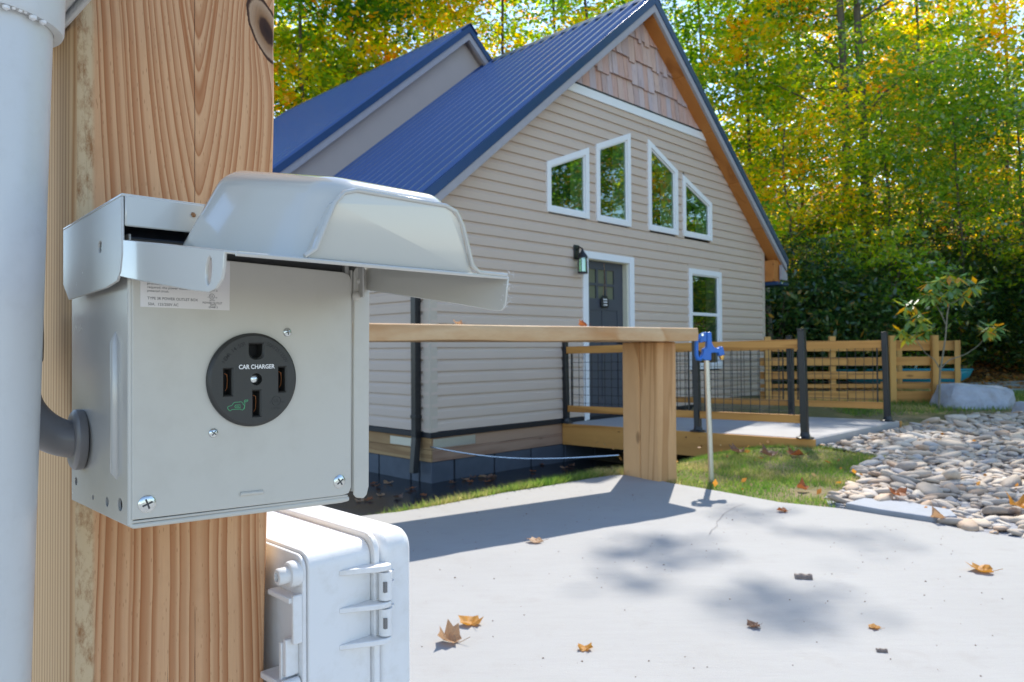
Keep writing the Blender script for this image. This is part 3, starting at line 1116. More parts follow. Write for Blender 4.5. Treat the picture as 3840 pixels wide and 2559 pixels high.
def railing(x, posts, label, panel_q, group):
    rt = empty('deck_railing', HW(2.17 + x, 0, 0), R(45))
    tag(rt, label, 'railing', group)
    for q in posts: make_post(rt, 0, q)
    for a_, b_ in zip(posts[:-1], posts[1:]):
        g_ = .036
        for z0, z1, nm in ((.885, .975, 'top_rail'), (.145, .225, 'bottom_rail')):
            mb = MB()
            qa, qb = a_ + g_, b_ - g_
            ln_ = LEAN * (z0 / 1.06)
            mb.hexa([(-.02, -qa + ln_, dz(qa) + z1), (.02, -qa + ln_, dz(qa) + z1), (.02, -qb + ln_, dz(qb) + z1), (-.02, -qb + ln_, dz(qb) + z1)],
                    [(-.02, -qa + ln_, dz(qa) + z0), (.02, -qa + ln_, dz(qa) + z0), (.02, -qb + ln_, dz(qb) + z0), (-.02, -qb + ln_, dz(qb) + z0)])
            mb.build(nm, W_deck_y, rt, bevel=.003)
        # welded wire panel: separate wires joined (too thin to pick apart)
        mb = MB(); r_ = .0028
        qa, qb = a_ + .10, b_ - .10
        q = qa + .02
        while q < qb:
            mb.box(-r_, r_, -q - r_ + .01, -q + r_ + .01, dz(q) + .226, dz(q) + .884); q += .102
        z_ = .262
        while z_ < .86:
            mb.hexa([(-r_, -qa, dz(qa) + z_ + r_), (r_, -qa, dz(qa) + z_ + r_), (r_, -qb, dz(qb) + z_ + r_), (-r_, -qb, dz(qb) + z_ + r_)],
                    [(-r_, -qa, dz(qa) + z_ - r_), (r_, -qa, dz(qa) + z_ - r_), (r_, -qb, dz(qb) + z_ - r_), (-r_, -qb, dz(qb) + z_ - r_)])
            z_ += .102
        mb.build('wire_panel', M_blackm, rt)
        mb = MB()
        for q in (qa, qb): mb.box(-.007, .007, -q - .007 + .01, -q + .007 + .01, dz(q) + .226, dz(q) + .884)
        mb.build('panel_frame', M_blackm, rt)
    return rt


railing(0.0, [.06, 1.96, 3.15], 'near deck railing with wire mesh, beside the drive', None, 'deck railings')
railing(DU - .12, [.06, 1.96, 3.15], 'far deck railing with wire mesh, in front of the slatted fence', None, 'deck railings')

# ------------------------------------------------------------------ slatted fence beyond
rs = random.Random(5)


def slat_fence(pa, pb, posts_t, label, zt, gaps, base=None, front=1):
    """pa,pb world xy; boards as parts"""
    d = Vector((pb[0] - pa[0], pb[1] - pa[1], 0)); L_ = d.length; an = math.atan2(d.y, d.x)
    zb = terrain((pa[0] + pb[0]) / 2, (pa[1] + pb[1]) / 2)
    o = empty('slat_fence', (pa[0], pa[1], 0), an)
    tag(o, label, 'fence', 'slatted pine fences behind the deck')
    for (z0, z1) in gaps:
        k = 1 if L_ < 2.5 else 2
        for i in range(k):
            a_, b_ = L_ * i / k + .002, L_ * (i + 1) / k - .002
            mb = MB(); mb.box(a_, b_, -.02 * front, .018 * front, z0 + rs.uniform(-.004, .004), z1 + rs.uniform(-.004, .004))
            mb.build('fence_board', W_fence, o, bevel=.004)
    for t_, side in posts_t:
        x = t_ * L_
        y0 = -.11 if side < 0 else .02
        mb = MB(); mb.box(x - .045, x + .045, y0, y0 + .09, zb - .1, zt); mb.build('fence_post', W_fence_z, o, bevel=.005)
    return o


fa = at(2850, 1400, 11.8); fb = at(3520, 1400, 11.4)
Zs = lambda y, Y, x: (at(x, y, Y)).z
rows = [(1277, 1316), (1340, 1370), (1393, 1422), (1440, 1455), (1467, 1520)]
gaps = [(Zs(b_, 11.5, 3420), Zs(a_, 11.5, 3420)) for a_, b_ in rows]
slat_fence((fa.x, fa.y), (fb.x, fb.y), [(.04, -1), (.42, 1), (.74, -1), (.97, -1)], 'long slatted pine fence behind the deck railing', Zs(1258, 11.4, 3500), gaps)
fa = at(3300, 1400, 14.2); fb = at(3604, 1400, 13.6)
rows = [(1278, 1315), (1337, 1366), (1391, 1420), (1434, 1462)]
gaps = [(Zs(b_, 13.8, 3560), Zs(a_, 13.8, 3560)) for a_, b_ in rows]
slat_fence((fa.x, fa.y), (fb.x, fb.y), [(.25, -1), (.955, -1)], 'shorter slatted pine fence section ending left of the kayak tip', Zs(1277, 13.6, 3600), gaps)

# kayak lying behind the fence
kp = at(3402, 1395, 15.2); kz = terrain(kp.x, kp.y)
K = empty('kayak', (kp.x, kp.y, kz), R(-4)); tag(K, 'teal kayak lying on the ground behind the slatted fences', 'kayak')
prof = [(-1.45, .02, .32), (-1.35, .09, .22), (-1.1, .2, .10), (-.6, .32, .02), (0, .36, 0), (.6, .31, .02), (1.0, .2, .10), (1.2, .09, .2), (1.28, .02, .31)]
vs = []; nn = 12
for x, hw, zk in prof:
    for k in range(nn):
        an = math.pi + math.pi * k / (nn - 1)
        vs.append((x, hw * math.cos(an), .36 + (.36 - zk) * math.sin(an)))
mb = MB(); mb.v = vs
mb.f = [(i * nn + k, i * nn + k + 1, (i + 1) * nn + k + 1, (i + 1) * nn + k) for i in range(len(prof) - 1) for k in range(nn - 1)]
h_ = mb.build('hull', M_teal, K, True)
sm = h_.modifiers.new('solid', 'SOLIDIFY'); sm.thickness = .02
mb = MB()
mb.tube([(p[0], p[1], .365) for p in prof], .018, 6); mb.tube([(p[0], -p[1], .365) for p in prof], .018, 6); mb.build('gunwale', M_teal, K, True)

# boulder
bp = at(3640, 1490, 10.9); bz = terrain(bp.x, bp.y)
import mathutils
bm = bmesh.new()
hull = [(-.57, -.22, -.18), (-.50, -.30, .02), (-.40, -.24, .19), (-.30, -.10, .235), (-.44, .18, .2), (.0, -.26, .17), (.05, -.06, .20), (.50, -.28, .12), (.50, -.05, .175), (.50, .20, .16), (.56, -.24, -.02), (.60, -.2, -.2),
        (-.1, .30, .22), (-.55, .26, -.2), (.58, .28, -.2), (-.2, -.36, -.05), (.25, -.37, -.1), (-.3, -.38, -.22), (.3, -.40, -.22)]
for p_ in hull: bm.verts.new(p_)
bmesh.ops.convex_hull(bm, input=bm.verts)
bmesh.ops.triangulate(bm, faces=bm.faces)
bmesh.ops.subdivide_edges(bm, edges=bm.edges, cuts=5, use_grid_fill=True)
bmesh.ops.smooth_vert(bm, verts=bm.verts, factor=.5, use_axis_x=True, use_axis_y=True, use_axis_z=True)
for v in bm.verts:
    nn_ = mathutils.noise.noise(v.co * 5) * .025 + mathutils.noise.noise(v.co * 14) * .010
    v.co += v.co.normalized() * nn_
me = bpy.data.meshes.new('boulder'); bm.to_mesh(me); bm.free(); me.materials.append(M_rock)
bo = link('boulder', me, None, True); bo.location = (bp.x, bp.y, bz + .14); bo.scale = (.92, .92, .9)
tag(bo, 'large blue gray boulder in the grass right of the fence', 'boulder')
bo2 = bo.copy(); bo2.data = me.copy(); col.objects.link(bo2)
p_ = at(3835, 1540, 10.0); bo2.location = (p_.x + .1, p_.y, terrain(p_.x, p_.y) + .06); bo2.scale = (.35, .5, .5)
tag(bo2, 'small gray rock at the right edge beside the large boulder', 'boulder')

# flagstone at the drive's edge
fs_ = [on_z(x, y, 0) for x, y in ((3170, 1900), (3240, 1880), (3400, 1895), (3565, 1925), (3590, 1950), (3500, 1955), (3300, 1924))]
mb = MB(); mb.prism([(p.x, p.y) for p in fs_], -.02, .022, 'z')
tag(mb.build('flagstone', M_slate, None, bevel=.006), 'flat gray flagstone between the drive and the river rocks', 'flagstone')

# ------------------------------------------------------------------ river rocks
rock_meshes = []
for i in range(9):
    bm = bmesh.new(); bmesh.ops.create_icosphere(bm, subdivisions=2, radius=1)
    sd_ = Vector((i * 3.1, i * 1.7, 0))
    for v in bm.verts:
        c = v.co.copy()
        k = 1 + .22 * mathutils.noise.noise(c * 1.1 + sd_)
        k += .10 * mathutils.noise.noise(c * 2.6 + sd_)
        v.co = (c.x * k * (1 + .3 * (i % 3)), math.copysign(abs(c.y) ** (.8 if i % 2 else 1.1), c.y) * k * (.62 + .08 * (i % 4)), math.copysign(abs(c.z) ** .7, c.z) * k * (.26 + .06 * (i % 3)))
    me = bpy.data.meshes.new('river_stone'); bm.to_mesh(me); bm.free()
    for p in me.polygons: p.use_smooth = True
    rock_meshes.append(me)


def rock_mat():
    t = NT('river_stone')
    oi = t.n('ObjectInfo').outputs['Random']
    isl = t.n('NewGeometry').outputs['Random Per Island']
    rr = t.math('FRACT', t.math('ADD', t.math('MULTIPLY', oi, 7.3), isl))
    c = t.ramp(rr, [(0, (.32, .26, .21)), (.2, (.64, .51, .38)), (.4, (.44, .38, .33)), (.6, (.70, .55, .40)), (.75, (.50, .32, .20)), (.88, (.74, .64, .52)), (1, (.36, .35, .36))])
    v = t.coord('Object')
    n = t.noise(v, 3.2, 5, .6)
    c = t.mix(t.math('MULTIPLY', n, .45), c, rgb(.24, .20, .17))
    return t.done(c, .7, 0, t.bump(t.noise(v, 9, 4), .25, .03), .35)


M_stone = rock_mat()
for me in rock_meshes: me.materials.append(M_stone)
bed_poly = [on_z(x, y, 0) for x, y in ((3230, 1905), (3110, 1890), (3090, 1860), (3230, 1800), (3210, 1750), (3320, 1715), (3080, 1668))] + \
    [HW(2.17, -3.32, 0), HW(4.75, -3.32, 0), Vector((6.2, 10.0, 0)), Vector((7.5, 9.9, 0)), Vector((12, 12, 0)), Vector((12, 5, 0)), Vector((3.4, 3.3, 0)), Vector((2.5, 3.72, 0))]
bedxy = [(p.x, p.y) for p in bed_poly]


def inpoly(x, y, pl_):
    c = False; j = len(pl_) - 1
    for i in range(len(pl_)):
        xi, yi = pl_[i]; xj, yj = pl_[j]
        if (yi > y) != (yj > y) and x < (xj - xi) * (y - yi) / (yj - yi) + xi: c = not c
        j = i
    return c


stones = []
flagxy = [(p.x, p.y) for p in fs_]
rs = random.Random(11)
cell = {}
tries = 0
while tries < 30000:
    tries += 1
    x = rs.uniform(1.6, 9.5); y = rs.uniform(3.3, 11.0)
    if x / y > .80 or not inpoly(x, y, bedxy): continue
    if edge_side(x, y) < .03 or inpoly(x, y, flagxy): continue
    sz = rs.choice([.018, .024, .03, .036, .043, .052, .062, .078]) * rs.uniform(.8, 1.2)
    key = (int(x / .1), int(y / .1)); ok = True
    for i in (-1, 0, 1):
        for j in (-1, 0, 1):
            for (x2, y2, s2) in cell.get((key[0] + i, key[1] + j), ()):
                if (x - x2) ** 2 + (y - y2) ** 2 < (.72 * (sz + s2)) ** 2 * .62: ok = False; break
            if not ok: break
        if not ok: break
    if not ok: continue
    cell.setdefault(key, []).append((x, y, sz)); stones.append((x, y, sz))
bed = MB()
bed.prism(bedxy, -.14, -.008, 'z')
bedo = tag(bed.build('river_rock_bed', M_gray_ground, None), kind='structure')
stones.sort(key=lambda s: -(s[2] / s[1]))


def rock_tf(s, rs):
    x, y, sz = s
    z = max(terrain(x, y), -.01)
    return Matrix.LocRotScale(Vector((x, y, z + sz * rs.uniform(.18, .42))), mathutils.Euler((rs.uniform(-.38, .38), rs.uniform(-.38, .38), rs.uniform(0, 6.28))),
                              Vector((sz, sz, sz * rs.uniform(.8, 1.25))))


for s in stones[:290]:
    o = bpy.data.objects.new('river_stone', rs.choice(rock_meshes)); col.objects.link(o); o.parent = bedo
    o.matrix_basis = rock_tf(s, rs)
base = [np.array([v.co[:] for v in me.vertices]) for me in rock_meshes]
bf = [[tuple(p.vertices) for p in me.polygons] for me in rock_meshes]
mb = MB()
for s in stones[290:]:
    i = rs.randrange(9); Mx = np.array(rock_tf(s, rs))
    pts = base[i] @ Mx[:3, :3].T + Mx[:3, 3]
    b_ = len(mb.v); mb.v += [tuple(p) for p in pts]; mb.f += [tuple(b_ + k for k in f_) for f_ in bf[i]]
me = bpy.data.meshes.new('small_river_stones'); me.from_pydata(mb.v, [], mb.f); me.materials.append(M_stone)
tag(link('small_river_stones', me, bedo, True), kind='stuff')


# ------------------------------------------------------------------ numpy leaf meshes
def quads_mesh(name, P, U, V, mat):
    """leaf quads: centre P, half axes U (long) and V (short), lens shaped"""
    n = len(P)
    vs = np.empty((n, 4, 3))
    vs[:, 0] = P - U; vs[:, 1] = P + V; vs[:, 2] = P + U; vs[:, 3] = P - V
    me = bpy.data.meshes.new(name)
    me.vertices.add(n * 4); me.vertices.foreach_set('co', vs.reshape(-1).astype(np.float32))
    me.loops.add(n * 4); me.loops.foreach_set('vertex_index', np.arange(n * 4, dtype=np.int32))
    me.polygons.add(n); me.polygons.foreach_set('loop_start', np.arange(0, n * 4, 4, dtype=np.int32))
    me.update(); me.validate()
    me.materials.append(mat)
    return me


def rand_dirs(n, flat=1.0):
    a = rng.normal(size=(n, 3)); a[:, 2] *= flat
    return a / np.linalg.norm(a, axis=1)[:, None]


def leaf_axes(n, size, var=.35, flat=.5, asp=.55):
    """leaves held roughly level, each tilted its own way"""
    N = rng.normal(size=(n, 3)) * flat * 1.1
    N[:, 2] += 1.0
    N /= np.linalg.norm(N, axis=1)[:, None]
    U = np.cross(N, rand_dirs(n)); U /= np.linalg.norm(U, axis=1)[:, None]
    V = np.cross(N, U)
    s = size * (1 + var * rng.uniform(-1, 1, n))
    return U * s[:, None], V * (s * asp)[:, None]


def clump_points(centers, per, rad, flat=.4):
    n = len(centers)
    c = np.repeat(np.array(centers), per, axis=0)
    d = rng.normal(size=(n * per, 3)) * rad
    d[:, 2] *= flat
    return c + d


def tree(name, label, base, h, crown_r, crown_lo, mat, nleaf=9000, leaf=.05, tr=.12, lean=(0, 0), bark=None, cat='tree', group='trees behind the cabin', twin=0, clump=.45, per=28, extra=None, cz=.75):
    o = empty(name, base)
    tag(o, label, cat, group)
    rs_ = random.Random(int(abs(base[0] * 100 + base[1] * 37)))
    tips = []
    mb = MB()
    for k in range(1 + twin):
        ox = .55 * k
        pts = []
        for i in range(9):
            t_ = i / 8
            pts.append(Vector((ox + lean[0] * t_ * h + .12 * math.sin(t_ * 5 + k) + .05 * rs_.uniform(-1, 1), lean[1] * t_ * h + .1 * math.cos(t_ * 4 + k), t_ * h * .97)))
        mb.tube(pts, [tr * (1.25 - .1 * i) if i else tr * 1.5 for i in range(9)], 9)
        nb = 13
        for i in range(nb):
            t_ = crown_lo + (1 - crown_lo) * (i + .5) / nb
            t_ = min(.97, t_)
            p = pts[int(t_ * 8)].lerp(pts[min(8, int(t_ * 8) + 1)], t_ * 8 - int(t_ * 8))
            an = rs_.uniform(0, 6.28)
            L_ = crown_r * (1 - .55 * abs(t_ - .6)) * rs_.uniform(.6, 1.05)
            q_ = [p]
            for s in range(1, 5):
                q_.append(p + Vector((math.cos(an + .15 * s) * L_ * s / 4, math.sin(an + .15 * s) * L_ * s / 4, L_ * (.16 * s - .02 * s * s) + rs_.uniform(-.1, .1))))
            r_ = tr * .42 * (1.1 - t_ * .7)
            mb.tube(q_, [r_, r_ * .8, r_ * .55, r_ * .35, r_ * .12], 5)
            for s in (2, 3, 4):
                tips.append(q_[s])
                for _ in range(2):
                    tips.append(q_[s] + Vector((rs_.uniform(-1, 1), rs_.uniform(-1, 1), rs_.uniform(-.4, .5))) * crown_r * .3)
    mb.build('trunk', bark or M_bark, o, True)
    nc = nleaf // per
    T = np.array([tuple(t_) for t_ in tips])
    cs = T[rng.integers(0, len(T), nc)] + rng.normal(size=(nc, 3)) * np.array([crown_r * .23, crown_r * .23, crown_r * .2])
    P = clump_points(cs, per, clump * .5, .42)
    if extra is not None: P = np.vstack([P, extra - np.array(base)])
    U, V = leaf_axes(len(P), leaf)
    me = quads_mesh('crown', P, U, V, mat)
    link('crown', me, o)
    return o


def gz(x, y): return terrain(x, y)


def tpos(px, Y):
    p = at(px, 1300, Y)
    return (p.x, p.y, gz(p.x, p.y) - .05)


# high unseen leaf clumps added to cast soft shade on drive, lawn and stones
sh_px = [(2480, 2068, .17), (2590, 2075, .15), (2380, 2170, .11), (2912, 2230, .19), (2960, 2300, .13), (3200, 2020, .15), (2820, 1930, .15), (2740, 1925, .10),
         (3150, 1705, .34), (3330, 1735, .30), (3540, 1690, .34), (3760, 1705, .36), (3420, 1600, .30), (3680, 1580, .34), (2860, 1765, .26), (3010, 1745, .26), (2740, 1725, .24), (3080, 1620, .26), (3700, 1860, .22), (3450, 1820, .20)]
hs = []
for x, y, r_ in sh_px:
    g_ = on_z(x, y, 0)
    c = g_ + sdir * (20.5 + .8 * math.sin(x))
    n_ = int((15 if y > 1870 else 26) * (r_ / .15) ** 2)
    hs.append(np.array(c[:]) + rng.normal(size=(n_, 3)) * np.array([r_, r_, r_ * .5]))
extra = np.vstack(hs)

TR = []
TR.append(tree('beech_tree', 'tall twin trunked tree with glossy leaves right of the cabin', tpos(3170, 22.0), 15, 3.6, .34, L_shiny, 15000, .082, .14, twin=1, extra=extra, cat='tree'))
specs = [
    # px, Y, h, crown r, crown start, material, leaves, label
    (2790, 25.0, 16, 2.6, .16, L_yellow, 12000, 'slim yellow green tree just right of the cabin gable'),
    (2640, 27.0, 17, 3.2, .3, L_green, 11000, 'green tree rising behind the peak of the cabin gable'),
    (3450, 27.0, 17, 3.2, .2, L_orange, 13000, 'orange and yellow leaved tree upper right, right of the twin trunks'),
    (3760, 25.0, 16, 3.2, .14, L_yellow, 13000, 'leafy yellow green tree at the far right edge'),
    (3010, 28.5, 17, 3.2, .3, L_orange, 10000, 'orange leaved tree between the gable and the twin trunks'),
    (3620, 30.0, 18, 3.6, .3, L_orange, 10000, 'orange tinted tree high in the upper right corner'),
    (2060, 25.0, 16, 2.6, .45, L_green, 4000, 'thin trunked tree against blue sky above the main ridge'),
    (2230, 24.0, 16, 2.6, .5, L_yellow, 3500, 'sparse yellow tree above the main ridge near the gable peak'),
    (1890, 24.0, 16, 2.8, .4, L_orange, 6500, 'orange brown tree just right of the rear roof peak'),
    (1640, 24.5, 16, 3.2, .3, L_yellow, 9000, 'yellow green tree behind the rear roof peak'),
    (1460, 23.0, 15, 3.2, .3, L_yellow, 11000, 'yellow tree over the middle of the rear roof'),
    (1290, 21.0, 14, 3.2, .25, L_green, 12000, 'dark green tree over the left part of the rear roof'),
    (1120, 20.0, 14, 3.0, .2, L_orange, 12000, 'orange flecked tree just right of the foreground post'),
    (960, 19.0, 13, 3.0, .2, L_green, 9000, 'green tree mostly hidden behind the foreground post'),
    (2450, 27.0, 17, 3.4, .35, L_green, 7000, 'distant green tree behind the gable peak, between thinner ones'),
]
for (px_, Y, h, cr_, lo_, mt, nl, lab) in specs:
    nm = {L_yellow: "maple_tree", L_green: "oak_tree", L_orange: "hickory_tree"}.get(mt, 'tree')
    TR.append(tree(nm, lab, tpos(px_, Y), h, cr_, lo_, mt, int(nl * 1.45), .072 + Y * .0008, .065, clump=.62, per=46, lean=(rng.uniform(-.03, .03), 0)))
for (px_, Y, h, lab) in ((2960, 18.5, 6.6, 'small bright green understory tree beside the gable eave'), (3330, 19.0, 7.4, 'layered glossy leaved understory tree right of the twin trunks'),
                         (3600, 18.6, 6.8, 'glossy understory tree above the sapling'), (3830, 19.0, 7.4, 'understory tree cut by the right picture edge')):
    tree('understory_tree', lab, tpos(px_, Y), h, 2.4, .42, L_shiny if px_ != 2960 else L_yellow, 6500, .062, .04, cat='tree', clump=.75, per=60)
# trees to the right outside the frame, mirrored in the gable windows
for (x, y, mt, lb_) in ((15, 9, L_green, 'green tree nearest the right side of the lot'), (17.5, 13.5, L_yellow, 'yellow tree right of the gravel track'), (19, 17.5, L_green, 'green tree at the far end of the gravel track'), (22, 10.5, L_orange, 'orange tree far right of the lot'), (23, 15, L_green, 'green tree far right beyond the yellow one')):
    tree('oak_tree', lb_, (x, y, gz(x, y)), 12, 3.4, .04, mt, 22000, .085, .14, group='trees right of the lot')

# understory shrubs
shrubs = [(2900, 15.5, 1.5, 2.4, 'dark leafy shrub right beside the cabin corner'), (3010, 16.6, 1.7, 3.3, 'dark evergreen shrub behind the railing, right of the cabin'),
          (3130, 15.9, 1.5, 2.6, 'dark shrub under the twin trunked tree'), (3260, 16.8, 1.8, 3.6, 'tall dark rhododendron mass behind the fence post'),
          (3390, 17.5, 1.7, 3.4, 'dark rhododendron behind the slatted fence'), (3520, 19.5, 1.8, 3.2, 'dark shrub on the bank behind the sapling'),
          (3660, 19.8, 1.9, 3.3, 'green shrub on the bank above the kayak'), (3800, 19.0, 1.9, 3.4, 'bright green shrub at the right edge of the bank'),
          (3920, 17.8, 1.5, 2.6, 'low leafy shrub partly cut by the right edge'), (3600, 20, 2.2, 4.2, 'dark shrub higher on the bank at right'),
          (3200, 20, 2.2, 4.6, 'dark shrub higher on the bank behind the twin trunks'), (2950, 20, 2.2, 4.6, 'dark shrub high on the bank right of the gable')]
for i, (px_, Y, r_, h_, lab) in enumerate(shrubs):
    b_ = tpos(px_, Y)
    o = empty('rhododendron_shrub', b_); tag(o, lab, 'shrub', 'shrubs on the wooded bank')
    mb = MB()
    cs = []
    rr = random.Random(i)
    for k in range(9):
        an = rr.uniform(0, 6.28); rad = r_ * rr.uniform(.2, .8)
        e = Vector((math.cos(an) * rad, math.sin(an) * rad, h_ * rr.uniform(.5, .95)))
        mb.tube([(0, 0, 0), e * .45 + Vector((0, 0, .2)), e], [.035, .025, .01], 5)
    mb.build('stem', M_bark, o, True)
    n = 340
    d = rand_dirs(n); rad = rng.uniform(.35, 1, n) ** .6
    cs = d * rad[:, None] * np.array([r_, r_, h_ * .52]) + np.array([0, 0, h_ * .5])
    P = clump_points(cs, 22, .17, .5)
    P = P[P[:, 2] > .05]
    U, V = leaf_axes(len(P), .07, .3, .6, .42)
    link('foliage', quads_mesh('foliage', P, U, V, L_dark if i % 4 != 3 else L_shiny), o)

# far wooded hillside, one mass
n = 170000
X = rng.uniform(-26, 50, n); Yv = rng.uniform(29, 42, n)
Zv = np.array([terrain(a_, b_) for a_, b_ in zip(X[:3000], Yv[:3000])]).mean() + 0 * X
tz = np.array([terrain(float(a_), float(b_)) for a_, b_ in zip(X, Yv)])
hh = rng.uniform(0, 1, n) ** 1.0 * (9.0 + 2.6 * np.sin(X * .5) + 2.0 * np.sin(X * 1.3 + 1))
P = np.stack([X, Yv, tz + hh], 1)
keep = np.sin(P[:, 0] * 2.1 + np.sin(P[:, 2] * 1.7) * 1.4) + np.sin(P[:, 2] * 2.6 + P[:, 0]) + rng.normal(size=n) * .8 > -.9
P = P[keep]
U, V = leaf_axes(len(P), .13)
hm = len(P) // 2
tag(link('distant_woods', quads_mesh('distant_woods', P, U, V, L_orange)), 'mass of distant green woods on the hillside', 'woods', kind='stuff')

# drifts of fallen leaves on the bank
n = 16000
X = rng.uniform(3, 20, n); Yv = rng.uniform(14.2, 22, n)
P = np.array([(a_, b_, terrain(float(a_), float(b_)) + .02) for a_, b_ in zip(X, Yv)])
U, V = leaf_axes(n, .055, .35, .35, .7)
tag(link('leaf_litter', quads_mesh('leaf_litter', P, U, V, L_litter)), 'orange brown leaf litter covering the wooded bank', 'leaf litter', kind='stuff')

# bare leaning pale trunk beside the cabin corner
o = empty('leaning_tree', tpos(2895, 15.2)); tag(o, 'pale leaning trunk right beside the cabin corner trim', 'tree')
b_ = Vector(o.location); mb = MB()
p1 = at(2888, 1270, 15.2) - b_; p2 = at(2880, 1130, 15.2) - b_; p3 = at(2872, 1040, 15.2) - b_; p4 = at(2850, 850, 15.3) - b_
mb.tube([(.02, 0, 0), p1, p2, p3, p4], [.09, .065, .06, .05, .035], 9); mb.build('trunk', M_barkp, o, True)
P = clump_points([tuple(p4 + Vector((random.uniform(-.5, .5), random.uniform(-.3, .3), random.uniform(-.3, .5)))) for _ in range(16)], 30, .2, .5)
U, V = leaf_axes(len(P), .05); link('crown', quads_mesh('crown', P, U, V, L_green), o)

# rhododendron sapling in front of the fence
SY = 10.6
sb = at(3520, 1478, SY); sb.z = terrain(sb.x, sb.y)
sap = empty('sapling', sb); tag(sap, 'thin rhododendron sapling with green and yellow leaves before the fence', 'sapling')
S = lambda x, y, dy=0: at(x, y, SY + dy) - sb
mb = MB()
mb.tube([(0, 0, 0), S(3525, 1400), S(3533, 1350), S(3545, 1270), S(3552, 1180), S(3560, 1140)], [.016, .014, .013, .011, .010, .008], 7)
mb.tube([S(3545, 1215), S(3533, 1185), S(3520, 1160), S(3500, 1130)], [.008, .007, .005, .004], 5)
mb.tube([S(3560, 1140), S(3585, 1130), S(3620, 1110)], [.006, .005, .003], 5)
mb.tube([S(3560, 1140), S(3545, 1128), S(3520, 1090)], [.006, .005, .003], 5)
mb.tube([S(3525, 1385), S(3560, 1350), S(3620, 1330), S(3665, 1300), S(3710, 1250)], [.009, .008, .006, .005, .003], 5)
mb.tube([S(3525, 1385), S(3505, 1350), S(3470, 1325), S(3440, 1280), S(3430, 1180)], [.009, .007, .006, .005, .003], 5)
mb.build('stem', M_barkp, sap, True)
wh = [(3480, 1062), (3520, 1050), (3560, 1030), (3595, 1040), (3640, 1075), (3660, 1068), (3560, 1090), (3500, 1110), (3610, 1110), (3540, 1120), (3480, 1100), (3585, 1080),
      (3395, 1150), (3425, 1145), (3450, 1180), (3410, 1200), (3460, 1210), (3380, 1245), (3440, 1250), (3400, 1262), (3470, 1245), (3710, 1225), (3730, 1245), (3700, 1240), (3740, 1225)]
P = []; U = []; V = []
for (x, y) in wh:
    c = np.array(S(x, y, random.uniform(-.12, .12))[:])
    for k in range(11):
        an = k * 2 * math.pi / 11 + random.uniform(-.2, .2)
        up = random.choice([.55, .2, -.5, -.9, -1.3])
        d = np.array([math.cos(an), math.sin(an), up]); d /= np.linalg.norm(d)
        L_ = random.uniform(.085, .115)
        s = np.cross(d, [0, 0, 1.]); s /= max(1e-6, np.linalg.norm(s))
        P.append(c + d * (L_ + .01)); U.append(d * L_); V.append(s * L_ * .34)
link('foliage', quads_mesh('foliage', np.array(P), np.array(U), np.array(V), L_rhodo), sap)


# ------------------------------------------------------------------ grass
def blades(name, pts, hmin, hmax, wd, mat):
    n = len(pts)
    P = np.array(pts)
    an = rng.uniform(0, 2 * np.pi, n)
    h = rng.uniform(hmin, hmax, n)
    ln_ = rng.normal(size=(n, 2)) * .45
    vs = np.empty((n, 3, 3))
    dx = np.stack([np.cos(an), np.sin(an), 0 * an], 1) * wd
    vs[:, 0] = P - dx; vs[:, 1] = P + dx
    tip = P.copy(); tip[:, 0] += ln_[:, 0] * h; tip[:, 1] += ln_[:, 1] * h; tip[:, 2] += h
    vs[:, 2] = tip
    me = bpy.data.meshes.new(name)
    me.vertices.add(n * 3); me.vertices.foreach_set('co', vs.reshape(-1).astype(np.float32))
    me.loops.add(n * 3); me.loops.foreach_set('vertex_index', np.arange(n * 3, dtype=np.int32))
    me.polygons.add(n); me.polygons.foreach_set('loop_start', np.arange(0, n * 3, 3, dtype=np.int32))
    me.update(); me.validate(); me.materials.append(mat)
    return link(name, me)


pts = []
island = [(p.x, p.y) for p in [on_z(2545, 1812), on_z(2700, 1846), on_z(2932, 1888), on_z(3140, 1905), on_z(3120, 1850), on_z(3240, 1800), on_z(3220, 1750), on_z(3330, 1712), on_z(3080, 1668)]] + \
    [(HW(2.1, -3.2, 0).x, HW(2.1, -3.2, 0).y), (HW(2.1, -.8, 0).x, HW(2.1, -.8, 0).y), (HW(.4, -1.4, 0).x, HW(.4, -1.4, 0).y), (.9, 5.75)]
while len(pts) < 30000:
    x = rng.uniform(.7, 3.6); y = rng.uniform(4.0, 8.6)
    if not inpoly(x, y, island) or edge_side(x, y) < .01: continue
    den = .5 + 1.1 * mathutils.noise.noise(Vector((x * 1.9, y * 1.9, 0)))
    if rng.uniform() > .12 + den: continue
    pts.append((x, y, terrain(x, y)))
tag(blades('lawn_grass', pts, .012, .045, .0028, L_blade), 'short patchy green lawn between the drive and the deck', 'grass', kind='stuff')
pts = []
for a_, b_ in zip(edge[1:10], edge[2:11]):
    n_ = int((b_ - a_).length * 5200)
    nrm = Vector((-(b_ - a_).y, (b_ - a_).x, 0)).normalized()
    for _ in range(n_):
        t_ = rng.uniform(); d_ = abs(rng.normal()) * .10
        clump_ = mathutils.noise.noise(Vector(((a_.x + (b_.x - a_.x) * t_) * 6, (a_.y) * 2, 0)))
        if clump_ < -.25 and rng.uniform() < .7: continue
        p = a_.lerp(b_, t_) + nrm * (d_ + .005)
        pts.append((p.x, p.y, max(terrain(p.x, p.y), -.12)))
tag(blades('edge_grass', pts, .03, .085, .0032, L_blade), 'tufts of grass along the left edge of the drive', 'grass', kind='stuff')
pts = []
while len(pts) < 26000:
    x = rng.uniform(4.6, 13); y = rng.uniform(9.0, 13.6)
    dd = y - (10.1 + .1 * (x - 6))
    if not (.0 < dd < 3.4): continue
    if dd < .5 and rng.uniform() > dd * 2: continue
    pts.append((x, y, terrain(x, y)))
